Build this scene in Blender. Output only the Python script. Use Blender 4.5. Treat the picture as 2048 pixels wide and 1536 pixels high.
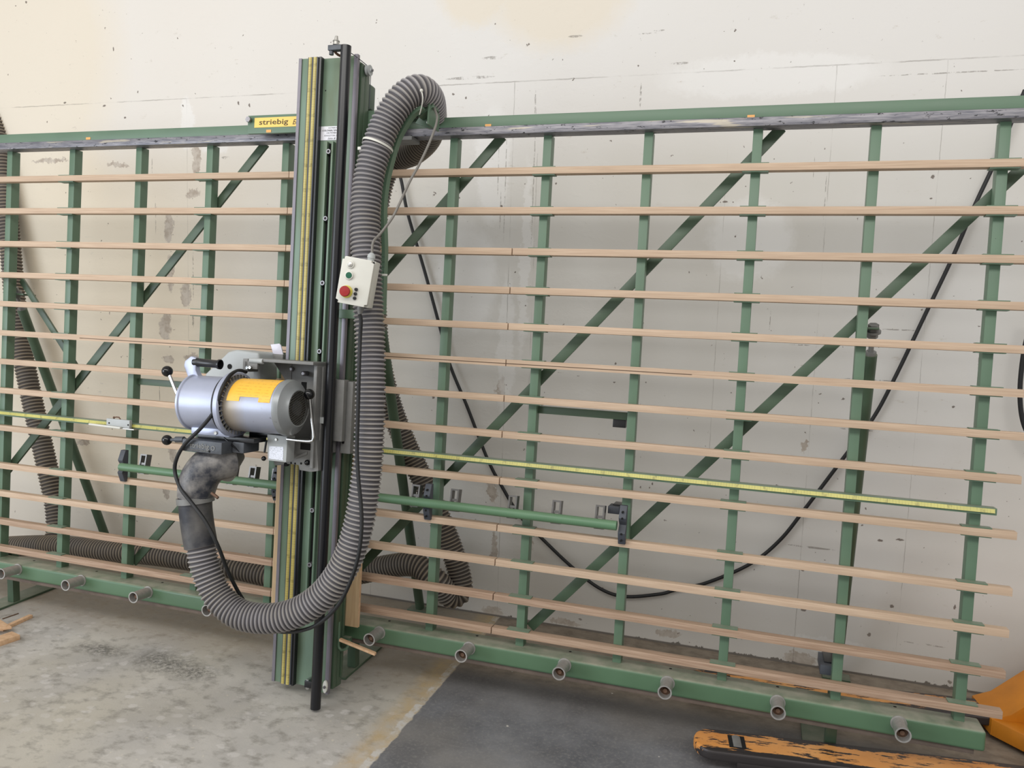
import bpy, bmesh, math, random
from mathutils import Vector, Matrix, Quaternion
random.seed(7)
scene = bpy.context.scene
for o in list(bpy.data.objects): bpy.data.objects.remove(o, do_unlink=True)
COL = scene.collection
# ---------------------------------------------------------------- camera
# machine coordinates: u to the right, v up the leaning frame, w out towards the operator
T = 0.068125; ST, CT = math.sin(T), math.cos(T); FLOOR = -0.37
MF = Matrix(((1, 0, 0, 0), (0, ST, -CT, 0), (0, CT, ST, -FLOOR), (0, 0, 0, 1)))      # machine -> world
FPX = 1592.41
RC = Matrix(((0.9519485, 0.0552187, -0.3012390), (0.0645204, -0.9976952, 0.0210088), (-0.2993846, -0.0394353, -0.9533172)))
CC = Vector((3.673057, 1.097638, 3.039428))
M3 = MF.to_3x3()
cam_d = bpy.data.cameras.new('camera'); cam = bpy.data.objects.new('camera', cam_d); COL.objects.link(cam)
cam_d.sensor_width = 36; cam_d.lens = FPX / 2048 * 36; cam_d.clip_start = 0.05
rx = M3 @ Vector(RC[0]); ry = -(M3 @ Vector(RC[1])); rz = -(M3 @ Vector(RC[2]))
pos = MF @ CC
cam.matrix_world = Matrix(((rx.x, ry.x, rz.x, pos.x), (rx.y, ry.y, rz.y, pos.y), (rx.z, ry.z, rz.z, pos.z), (0, 0, 0, 1)))
scene.camera = cam
def _ray(x, y): return RC.transposed() @ Vector(((x - 1024) / FPX, (y - 768) / FPX, 1.0))
def P(x, y, w):                         # picture point at depth w of the machine -> machine coordinates
    d = _ray(x, y); return CC + d * ((w - CC.z) / d.z)
def WP(x, y, Y=0.915):                  # picture point on the plane Y -> world
    d = M3 @ _ray(x, y); c = MF @ CC; return c + d * ((Y - c.y) / d.y)
def FPt(x, y, z=0.0):                   # picture point at height z -> world
    d = M3 @ _ray(x, y); c = MF @ CC; return c + d * ((z - c.z) / d.z)
# ---------------------------------------------------------------- light
world = bpy.data.worlds.new('world'); scene.world = world; world.use_nodes = True
bg = world.node_tree.nodes['Background']; bg.inputs[0].default_value = (1.0, 0.97, 0.93, 1); bg.inputs[1].default_value = 0.62
def area(name, loc, target, sx, sy, power, color):
    l = bpy.data.lights.new(name, 'AREA'); l.shape = 'RECTANGLE'; l.size = sx; l.size_y = sy; l.energy = power; l.color = color
    o = bpy.data.objects.new(name, l); COL.objects.link(o); o.location = loc
    o.rotation_euler = (Vector(target) - Vector(loc)).to_track_quat('-Z', 'Y').to_euler(); return o
area('ceiling_strip_lights', (2.6, -4.3, 4.5), (2.6, 0.3, 0.4), 9.0, 1.2, 212, (1.0, 0.975, 0.94))
area('open_door', (-3.4, -5.6, 1.9), (1.8, 0.3, 0.9), 4.0, 3.4, 240, (0.82, 0.90, 1.0))
scene.view_settings.view_transform = 'Standard'; scene.view_settings.look = 'None'
scene.view_settings.exposure = 0.0; scene.view_settings.gamma = 1; scene.view_settings.use_curve_mapping = False
# ---------------------------------------------------------------- materials
def srgb(r, g, b):
    f = lambda c: (c / 255 / 12.92) if c / 255 <= 0.04045 else ((c / 255 + 0.055) / 1.055) ** 2.4
    return (f(r), f(g), f(b), 1)
class NB:
    def __init__(s, name):
        s.m = bpy.data.materials.new(name); s.m.use_nodes = True; s.t = s.m.node_tree; s.t.nodes.clear()
        s.out = s.t.nodes.new('ShaderNodeOutputMaterial'); s.b = s.t.nodes.new('ShaderNodeBsdfPrincipled')
        s.t.links.new(s.b.outputs[0], s.out.inputs[0]); s.co = s.t.nodes.new('ShaderNodeTexCoord').outputs['Object']
    def set(s, inp, v):
        if hasattr(v, 'links') or isinstance(v, bpy.types.NodeSocket): s.t.links.new(v, inp)
        else: inp.default_value = v
    def mapping(s, sc, loc=(0, 0, 0)):
        n = s.t.nodes.new('ShaderNodeMapping'); s.set(n.inputs['Vector'], s.co); n.inputs['Scale'].default_value = sc; n.inputs['Location'].default_value = loc; return n.outputs[0]
    def noise(s, scale, detail=3, rough=0.55, vec=None, col=False):
        n = s.t.nodes.new('ShaderNodeTexNoise'); s.set(n.inputs['Vector'], vec if vec is not None else s.co)
        n.inputs['Scale'].default_value = scale; n.inputs['Detail'].default_value = detail; n.inputs['Roughness'].default_value = rough
        return n.outputs['Color' if col else 'Fac']
    def math(s, op, a, b=0.0, c=0.0, clamp=False):
        n = s.t.nodes.new('ShaderNodeMath'); n.operation = op; n.use_clamp = clamp
        s.set(n.inputs[0], a); s.set(n.inputs[1], b); s.set(n.inputs[2], c); return n.outputs[0]
    def vmath(s, op, a, b=(0, 0, 0)):
        n = s.t.nodes.new('ShaderNodeVectorMath'); n.operation = op; s.set(n.inputs[0], a); s.set(n.inputs[1], b)
        return n.outputs['Value'] if op in ('LENGTH', 'DOT_PRODUCT') else n.outputs[0]
    def ramp(s, v, a, b, lo=0.0, hi=1.0):
        n = s.t.nodes.new('ShaderNodeMapRange'); n.clamp = True
        s.set(n.inputs[0], v); n.inputs[1].default_value = a; n.inputs[2].default_value = b; n.inputs[3].default_value = lo; n.inputs[4].default_value = hi; return n.outputs[0]
    def mix(s, f, a, b):
        n = s.t.nodes.new('ShaderNodeMix'); n.data_type = 'RGBA'; s.set(n.inputs[0], f); s.set(n.inputs[6], a); s.set(n.inputs[7], b); return n.outputs[2]
    def sep(s, v=None):
        n = s.t.nodes.new('ShaderNodeSeparateXYZ'); s.set(n.inputs[0], v if v is not None else s.co); return n.outputs
    def bump(s, h, strength=0.3, dist=0.003):
        n = s.t.nodes.new('ShaderNodeBump'); n.inputs['Strength'].default_value = strength; n.inputs['Distance'].default_value = dist
        s.set(n.inputs['Height'], h); s.t.links.new(n.outputs[0], s.b.inputs['Normal'])
    def done(s, col, rough=0.5, metal=0.0, spec=None):
        s.set(s.b.inputs['Base Color'], col); s.set(s.b.inputs['Roughness'], rough); s.set(s.b.inputs['Metallic'], metal)
        if spec is not None: s.b.inputs['Specular IOR Level'].default_value = spec
        return s.m
def simple(name, c, rough=0.5, metal=0.0, var=0.15, sc=18, bump=0.0):
    n = NB(name); f = n.ramp(n.noise(sc, 4), 0.3, 0.75)
    d = tuple(x * (1 - var) for x in c[:3]) + (1,)
    if bump: n.bump(n.noise(sc * 12, 2), bump, 0.001)
    return n.done(n.mix(f, d, c), rough, metal)
def green_mat(name, c, dust=0.35):
    n = NB(name); f = n.ramp(n.noise(4, 4), 0.35, 0.7)
    base = n.mix(f, tuple(x * 0.85 for x in c[:3]) + (1,), c)
    g = n.t.nodes.new('ShaderNodeNewGeometry'); up = n.sep(g.outputs['Normal'])[2]
    k = n.math('MULTIPLY', n.ramp(up, 0.5, 0.95), n.ramp(n.noise(14, 4), 0.3, 0.7, 0.3, 1.0))
    base = n.mix(n.math('MULTIPLY', k, dust), base, srgb(165, 160, 145))          # sawdust lying on top faces
    chip = n.ramp(n.noise(60, 2), 0.80, 0.83)
    base = n.mix(chip, base, srgb(60, 62, 58))
    n.bump(n.noise(180, 2), 0.06, 0.001)
    return n.done(base, n.ramp(f, 0, 1, 0.38, 0.5))
M = {}
M['green'] = green_mat('green_paint', srgb(96, 122, 100))
M['green_beam'] = green_mat('green_beam_paint', srgb(84, 114, 86), 0.85)
M['green_dark'] = green_mat('green_shaded_paint', srgb(74, 94, 74), 0.4)  # same green darkened: shade of side and rear parts put into the colour
M['green_tube'] = green_mat('green_tube_paint', srgb(94, 130, 98), 0.1)
def column_paint():
    n = NB('column_paint'); f = n.ramp(n.noise(3, 4, vec=n.mapping((4, 0.7, 4))), 0.35, 0.7)
    c = n.mix(f, srgb(96, 114, 92), srgb(112, 136, 120))
    c = n.mix(n.ramp(n.noise(2.2, 4, vec=n.mapping((6, 1.2, 6), (3, 1, 0))), 0.58, 0.75, 0, 0.6), c, srgb(92, 100, 68))
    return n.done(c, 0.4)
M['column'] = column_paint()
M['gray_cast'] = simple('cast_gray', srgb(128, 128, 126), 0.5, 0.1, 0.15, 40, 0.15)
M['gray_dark'] = simple('dark_cast_gray', srgb(84, 88, 94), 0.45, 0.2, 0.25, 50, 0.2)
M['gray_light'] = simple('light_gray_paint', srgb(176, 180, 180), 0.45, 0.0, 0.1, 12, 0.1)
M['anthracite'] = simple('anthracite', srgb(70, 74, 82), 0.55, 0, 0.15, 30)
M['steel'] = simple('bare_steel', srgb(150, 148, 152), 0.35, 0.7, 0.35, 30, 0.1)
M['chrome'] = simple('chrome', srgb(178, 178, 176), 0.2, 1.0, 0.1)
M['galv'] = simple('brushed_tube', srgb(176, 174, 170), 0.38, 0.45, 0.25, 60)
M['wire'] = simple('grille_wire', srgb(120, 118, 112), 0.4, 0.6, 0.1)
M['clip_metal'] = simple('clip_metal', srgb(118, 116, 114), 0.35, 0.6, 0.3, 40)
M['alu'] = simple('aluminium', srgb(190, 188, 182), 0.35, 0.7, 0.2, 50)
M['black'] = simple('black_plastic', srgb(26, 27, 30), 0.28, 0, 0.1)
M['pole'] = simple('pole_black', srgb(17, 18, 23), 0.3, 0, 0.1)
M['black_gloss'] = simple('black_gloss', srgb(12, 13, 16), 0.08, 0, 0.1)
M['rubber'] = simple('black_cable_rubber', srgb(26, 27, 29), 0.55, 0, 0.2)
M['gray_cable'] = simple('gray_cable', srgb(126, 122, 116), 0.6, 0, 0.15)
M['hole'] = simple('dark_hole', srgb(12, 12, 12), 0.9)
M['white_plastic'] = simple('white_plastic', srgb(214, 213, 204), 0.4, 0, 0.1, 10)
M['white'] = simple('white_label', srgb(222, 222, 228), 0.45, 0, 0.05)
M['ink'] = simple('ink', srgb(40, 38, 36), 0.6, 0, 0.05)
M['brown_ink'] = simple('brown_ink', srgb(84, 68, 30), 0.6, 0, 0.05)
M['yellow'] = simple('yellow_plate', srgb(240, 202, 100), 0.4, 0, 0.06, 10)
M['orange_tape'] = simple('orange_tape', srgb(228, 168, 96), 0.5, 0, 0.1)
M['red'] = simple('red_button', srgb(160, 32, 34), 0.4, 0, 0.15)
M['green_button'] = simple('green_button', srgb(18, 92, 66), 0.4, 0, 0.1)
M['yellow_button'] = simple('yellow_collar', srgb(206, 196, 84), 0.4, 0, 0.1)
M['rust'] = simple('rusty_steel', srgb(120, 92, 74), 0.6, 0.4, 0.4, 60)
M['dirt_rail'] = simple('dusty_underrail', srgb(112, 98, 88), 0.8, 0, 0.35, 14)
M['blue_plastic'] = simple('clear_guard', srgb(214, 212, 224), 0.3, 0, 0.05)
def steel_rail():
    n = NB('worn_steel_rail')
    v = n.mapping((5, 60, 60)); c = n.mix(n.ramp(n.noise(3, 4, vec=v), 0.35, 0.65), srgb(96, 96, 104), srgb(140, 138, 142))
    c = n.mix(n.ramp(n.noise(5, 5, 0.7, vec=n.mapping((6, 14, 14), (2, 0, 0))), 0.60, 0.63), c, srgb(34, 34, 38))
    c = n.mix(n.ramp(n.noise(2.5, 3, vec=n.mapping((1.5, 20, 20), (7, 0, 0))), 0.62, 0.66, 0, 0.8), c, srgb(176, 168, 152))
    return n.done(c, 0.42, 0.35)
M['steel_rail'] = steel_rail()
M['guide'] = simple('guide_steel', srgb(128, 124, 132), 0.4, 0.3, 0.2, 9)
def wood(name, c1, c2, ax=(2, 60, 60)):
    n = NB(name); f = n.noise(3, 5, vec=n.mapping(ax)); c = n.mix(n.ramp(f, 0.35, 0.68), c1, c2)
    oi = n.t.nodes.new('ShaderNodeObjectInfo').outputs['Random']
    c = n.mix(n.math('MULTIPLY', oi, 0.22), c, tuple(x * 0.72 for x in c1[:3]) + (1,))
    c = n.mix(n.ramp(n.noise(0.9, 3, vec=n.mapping((1, 6, 6), (4, 2, 1))), 0.5, 0.75, 0, 0.3), c, srgb(168, 146, 122))
    n.bump(f, 0.1, 0.001); return n.done(c, 0.62)
M['slat'] = wood('beech_slat', srgb(184, 158, 134), srgb(204, 180, 155))
M['slat_low'] = wood('dark_low_slat', srgb(152, 124, 102), srgb(184, 158, 136))  # lowest slat rows in a darker wood tone
M['ply'] = wood('plywood_face', srgb(176, 148, 112), srgb(196, 170, 134), (30, 2, 30))
M['offcut'] = wood('pine_offcut', srgb(206, 166, 128), srgb(226, 190, 154), (20, 20, 20))
def hose_mat(name, dark, light, dust):
    n = NB(name); at = n.t.nodes.new('ShaderNodeAttribute'); at.attribute_name = 'ridge'
    d = n.ramp(n.noise(7, 4), 0.35, 0.7); f = n.ramp(at.outputs['Fac'], 0.25, 1.0)  # dark grooves: shade and dirt both painted into the colour
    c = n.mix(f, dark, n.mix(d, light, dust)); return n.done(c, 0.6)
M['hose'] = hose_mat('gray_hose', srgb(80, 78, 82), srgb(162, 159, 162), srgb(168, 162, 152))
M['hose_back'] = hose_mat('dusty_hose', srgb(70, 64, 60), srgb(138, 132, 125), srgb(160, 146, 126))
def elbow_mat():
    n = NB('scuffed_rubber'); w = n.noise(8, 5, 0.65)
    c = n.mix(n.ramp(w, 0.42, 0.62), srgb(50, 53, 62), srgb(136, 133, 130))
    c = n.mix(n.ramp(n.noise(20, 3), 0.6, 0.7, 0, 0.5), c, srgb(50, 50, 54)); n.bump(n.noise(40, 3), 0.2, 0.002)
    return n.done(c, 0.45)
M['elbow'] = elbow_mat()
def sleeve_mat():
    n = NB('dusty_black_sleeve'); c = n.mix(n.ramp(n.noise(9, 5), 0.4, 0.7), srgb(40, 42, 50), srgb(96, 94, 92)); return n.done(c, 0.5)
M['sleeve'] = sleeve_mat()
def motor_mat(name, c, stain):
    n = NB(name); n.bump(n.noise(90, 2), 0.12, 0.001)
    c2 = n.mix(n.ramp(n.noise(6, 4), 0.35, 0.7), tuple(x * 0.88 for x in c[:3]) + (1,), c)
    if stain:
        x = n.sep()[0]; k = n.ramp(x, 1.785, 1.85, 0.75, 0.0)
        c2 = n.mix(k, c2, srgb(150, 134, 104))
        c2 = n.mix(n.ramp(n.noise(22, 5, 0.7), 0.62, 0.70, 0, 0.7), c2, srgb(88, 86, 84))
    return n.done(c2, 0.38, 0.35)
M['silver'] = motor_mat('silver_paint', srgb(178, 184, 204), False)
M['motor'] = motor_mat('stained_silver', srgb(168, 173, 190), True)
M['cowl'] = motor_mat('cowl_gray', srgb(150, 154, 156), True)
def tape(name, axis, bgc, step=0.01):
    n = NB(name); s = n.sep(); a = s[axis]
    f = n.math('FRACT', n.math('MULTIPLY', a, 1 / step)); t1 = n.math('LESS_THAN', f, 0.22)
    f10 = n.math('FRACT', n.math('MULTIPLY', a, 0.1 / step)); t2 = n.math('LESS_THAN', f10, 0.16)
    k = n.math('MULTIPLY', n.math('MAXIMUM', n.math('MULTIPLY', t1, 0.3), n.math('MULTIPLY', t2, 0.45)), n.ramp(n.noise(90, 2), 0.35, 0.6))
    c = n.mix(n.ramp(n.noise(6, 3), 0.35, 0.7), tuple(x * 0.78 for x in bgc[:3]) + (1,), bgc)
    return n.done(n.mix(k, c, srgb(80, 74, 30)), 0.35)
M['tape_u'] = tape('scale_tape_long', 0, srgb(198, 192, 104))
M['tape_v'] = tape('scale_tape_tall', 1, srgb(192, 178, 104))
def motor_label():
    n = NB('motor_label'); s = n.sep()
    row = n.math('LESS_THAN', n.math('FRACT', n.math('MULTIPLY', s[1], 95)), 0.30)
    k = n.math('MULTIPLY', row, n.ramp(n.noise(70, 3, vec=n.mapping((1.2, 0.6, 0.1))), 0.5, 0.56))
    k = n.math('MULTIPLY', k, n.ramp(s[0], 1.79, 1.80)); k = n.math('MULTIPLY', k, 0.22)
    return n.done(n.mix(k, srgb(244, 188, 66), srgb(120, 72, 10)), 0.35)
M['motor_label'] = motor_label()
def nameplate():
    n = NB('nameplate'); s = n.sep()
    row = n.math('LESS_THAN', n.math('FRACT', n.math('MULTIPLY', s[1], 150)), 0.3)
    k = n.math('MULTIPLY', row, n.ramp(n.noise(150, 2), 0.5, 0.56, 0, 0.5))
    return n.done(n.mix(k, srgb(206, 208, 216), srgb(60, 60, 66)), 0.35, 0.2)
M['nameplate'] = nameplate()
def jack_mat():
    n = NB('worn_orange_paint'); s = n.sep()
    e = n.ramp(n.math('ABSOLUTE', s[1]), 0.045, 0.085)        # bare steel along the edges where loads rub
    w = n.noise(9, 6, 0.7, vec=n.mapping((1.0, 5, 3))); k = n.math('ADD', w, n.math('MULTIPLY', e, 0.36))
    k2 = n.ramp(k, 0.54, 0.575)
    c = n.mix(n.ramp(n.noise(4, 4), 0.35, 0.7), srgb(208, 136, 62), srgb(226, 164, 98))
    return n.done(n.mix(k2, c, srgb(66, 62, 62)), 0.42, n.math('MULTIPLY', k2, 0.5))
M['jack'] = jack_mat()
M['jack_body'] = simple('orange_body', srgb(214, 134, 30), 0.45, 0, 0.25, 9)
# ---------------------------------------------------------------- mesh helpers
class MB:
    def __init__(s): s.v = []; s.f = []; s.att = []
    def add(s, vs, fs):
        o = len(s.v); s.v += [tuple(v) for v in vs]; s.f += [tuple(i + o for i in f) for f in fs]; return s
    def box(s, u0, u1, v0, v1, w0, w1):
        vs = [(u, v, w) for w in (w0, w1) for v in (v0, v1) for u in (u0, u1)]
        return s.add(vs, [(0, 2, 3, 1), (4, 5, 7, 6), (0, 1, 5, 4), (2, 6, 7, 3), (0, 4, 6, 2), (1, 3, 7, 5)])
    def prism(s, pts, a, b, axis=2):                        # polygon extruded along an axis
        def mk(p, t):
            return (p[0], p[1], t) if axis == 2 else ((t, p[0], p[1]) if axis == 0 else (p[0], t, p[1]))
        n = len(pts); vs = [mk(p, a) for p in pts] + [mk(p, b) for p in pts]
        return s.add(vs, [tuple(reversed(range(n))), tuple(range(n, 2 * n))] + [(i, (i + 1) % n, n + (i + 1) % n, n + i) for i in range(n)])
    def bar(s, a, b, side, up):                             # rectangular bar from a to b; side and up are full-size vectors
        a, b, side, up = Vector(a), Vector(b), Vector(side) / 2, Vector(up) / 2
        vs = [p + sx * side + sy * up for p in (a, b) for sx, sy in ((-1, -1), (1, -1), (1, 1), (-1, 1))]
        return s.add(vs, [(0, 3, 2, 1), (4, 5, 6, 7)] + [(i, (i + 1) % 4, 4 + (i + 1) % 4, 4 + i) for i in range(4)])
    def lathe(s, c, axis, prof, n=32, cap=True):            # prof: (distance along the axis, radius)
        ax = Vector(axis).normalized(); c = Vector(c); h = Vector((0, 0, 1)) if abs(ax.z) < 0.9 else Vector((0, 1, 0))
        e1 = ax.cross(h).normalized(); e2 = ax.cross(e1); vs = []; fs = []
        for t, r in prof:
            for k in range(n):
                a = 2 * math.pi * k / n; vs.append(c + ax * t + (e1 * math.cos(a) + e2 * math.sin(a)) * max(r, 1e-5))
        for i in range(len(prof) - 1):
            for k in range(n):
                k2 = (k + 1) % n; fs.append((i * n + k, i * n + k2, (i + 1) * n + k2, (i + 1) * n + k))
        if cap:
            fs.append(tuple(reversed(range(n)))); fs.append(tuple(range((len(prof) - 1) * n, len(prof) * n)))
        return s.add(vs, fs)
    def cyl(s, a, b, r, n=24, r2=None):
        a, b = Vector(a), Vector(b); return s.lathe(a, b - a, [(0, r), ((b - a).length, r if r2 is None else r2)], n)
    def ball(s, c, r, n=24, axis=(0, 1, 0)):
        return s.lathe(c, axis, [(-r * math.cos(math.pi * i / 14), r * math.sin(math.pi * i / 14)) for i in range(15)], n, False)
    def build(s, name, mat, parent=None, bevel=0.0, smooth=None, world=False, seg=2):
        me = bpy.data.meshes.new(name); me.from_pydata(s.v, [], s.f); me.validate()
        bm = bmesh.new(); bm.from_mesh(me)
        bmesh.ops.recalc_face_normals(bm, faces=bm.faces)
        if bevel:
            es = [e for e in bm.edges if len(e.link_faces) == 2 and e.calc_face_angle(0) > 0.6]
            bmesh.ops.bevel(bm, geom=es, offset=bevel, segments=seg, profile=0.6, affect='EDGES', clamp_overlap=True)
        bm.to_mesh(me); bm.free(); me.materials.append(M[mat] if isinstance(mat, str) else mat)
        if smooth is None: smooth = True
        if smooth:
            me.polygons.foreach_set('use_smooth', [True] * len(me.polygons)); me.set_sharp_from_angle(angle=0.6)
        return place(name, me, parent, world)
def place(name, me, parent=None, world=False, local=None):
    o = bpy.data.objects.new(name, me); COL.objects.link(o)
    w = (Matrix.Identity(4) if world else MF.copy()) if not isinstance(world, Matrix) else world
    if local is not None: w = w @ local
    o.matrix_basis = w; TW[o.name] = w
    if parent is not None:
        o.parent = parent; o.matrix_parent_inverse = TW[parent.name].inverted()
    return o
TW = {}
def catmull(pts, step=0.01, closed=False):
    pts = [Vector(p) for p in pts]; q = [pts[0] * 2 - pts[1]] + pts + [pts[-1] * 2 - pts[-2]]; out = []
    for i in range(1, len(q) - 2):
        p0, p1, p2, p3 = q[i - 1:i + 3]; n = max(2, int((p2 - p1).length / step))
        for k in range(n):
            t = k / n; out.append(0.5 * ((2 * p1) + (p2 - p0) * t + (2 * p0 - 5 * p1 + 4 * p2 - p3) * t * t + (3 * p1 - p0 - 3 * p2 + p3) * t ** 3))
    out.append(pts[-1]); return out
def resample(c, step):
    L = [0]; 
    for a, b in zip(c, c[1:]): L.append(L[-1] + (b - a).length)
    n = max(2, int(L[-1] / step)); out = []; j = 0
    for i in range(n + 1):
        d = L[-1] * i / n
        while j < len(L) - 2 and L[j + 1] < d: j += 1
        t = (d - L[j]) / max(L[j + 1] - L[j], 1e-9); out.append(c[j].lerp(c[j + 1], min(max(t, 0), 1)))
    return out, L[-1]
def sweep(mb, c, rad, n=16):
    up = Vector((0, 0, 1)); t0 = (c[1] - c[0]).normalized()
    if abs(t0.dot(up)) > 0.9: up = Vector((1, 0, 0))
    e1 = t0.cross(up).normalized(); o = len(mb.v); vs = []; fs = []
    for i, p in enumerate(c):
        t = (c[min(i + 1, len(c) - 1)] - c[max(i - 1, 0)]).normalized()
        e1 = (e1 - t * e1.dot(t)).normalized(); e2 = t.cross(e1); r = rad(i) if callable(rad) else rad
        for k in range(n):
            a = 2 * math.pi * k / n; vs.append(p + (e1 * math.cos(a) + e2 * math.sin(a)) * r)
    for i in range(len(c) - 1):
        for k in range(n):
            k2 = (k + 1) % n; fs.append((i * n + k, i * n + k2, (i + 1) * n + k2, (i + 1) * n + k))
    fs.append(tuple(reversed(range(n)))); fs.append(tuple(range((len(c) - 1) * n, len(c) * n)))
    mb.add(vs, fs); return mb
def tube(name, pts, r, mat, parent=None, world=False, n=10, step=0.012):
    c, _ = resample(catmull(pts, step), step); return sweep(MB(), c, r, n).build(name, mat, parent, world=world)
def hose(name, pts, r, pitch, mat, parent=None, world=False, depth=0.008, n=36):
    c, L = resample(catmull(pts, 0.006), pitch / 5); prof = [1.0, 0.62, 0.0, 0.0, 0.62]
    m = MB(); sweep(m, c, lambda i: r - depth * (1 - prof[i % 5]), n)
    o = m.build(name, mat, parent, world=world)
    a = o.data.attributes.new('ridge', 'FLOAT', 'POINT'); a.data.foreach_set('value', [prof[i % 5] for i in range(len(c)) for _ in range(n)])
    return o
def thing(name, label, cat, base, group=None):
    o = bpy.data.objects.new(name, None); COL.objects.link(o); o.location = base; o.empty_display_size = 0.05
    TW[o.name] = Matrix.Translation(base); o['label'] = label; o['category'] = cat
    if group: o['group'] = group
    return o
def tag(o, label, cat, group=None):
    o['label'] = label; o['category'] = cat
    if group: o['group'] = group
    return o
def text(name, body, size, u, v, w, mat, parent, depth=0.0008, shear=0.0, sx=1.0, world=None, width=None, bold=0.0):
    cu = bpy.data.curves.new(name, 'FONT'); cu.body = body; cu.size = size; cu.extrude = depth; cu.shear = shear; cu.resolution_u = 2; cu.offset = bold
    tmp = bpy.data.objects.new('tmp', cu); COL.objects.link(tmp); dg = bpy.context.evaluated_depsgraph_get()
    me = bpy.data.meshes.new_from_object(tmp.evaluated_get(dg)); bpy.data.objects.remove(tmp, do_unlink=True)
    xs = [p.co.x for p in me.vertices]
    if width: sx = width / (max(xs) - min(xs))
    for p in me.vertices: p.co = Vector((u + p.co.x * sx, v + p.co.y, w + p.co.z))
    me.materials.clear(); me.materials.append(M[mat])
    return place(name, me, parent, world if world is not None else False)
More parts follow.
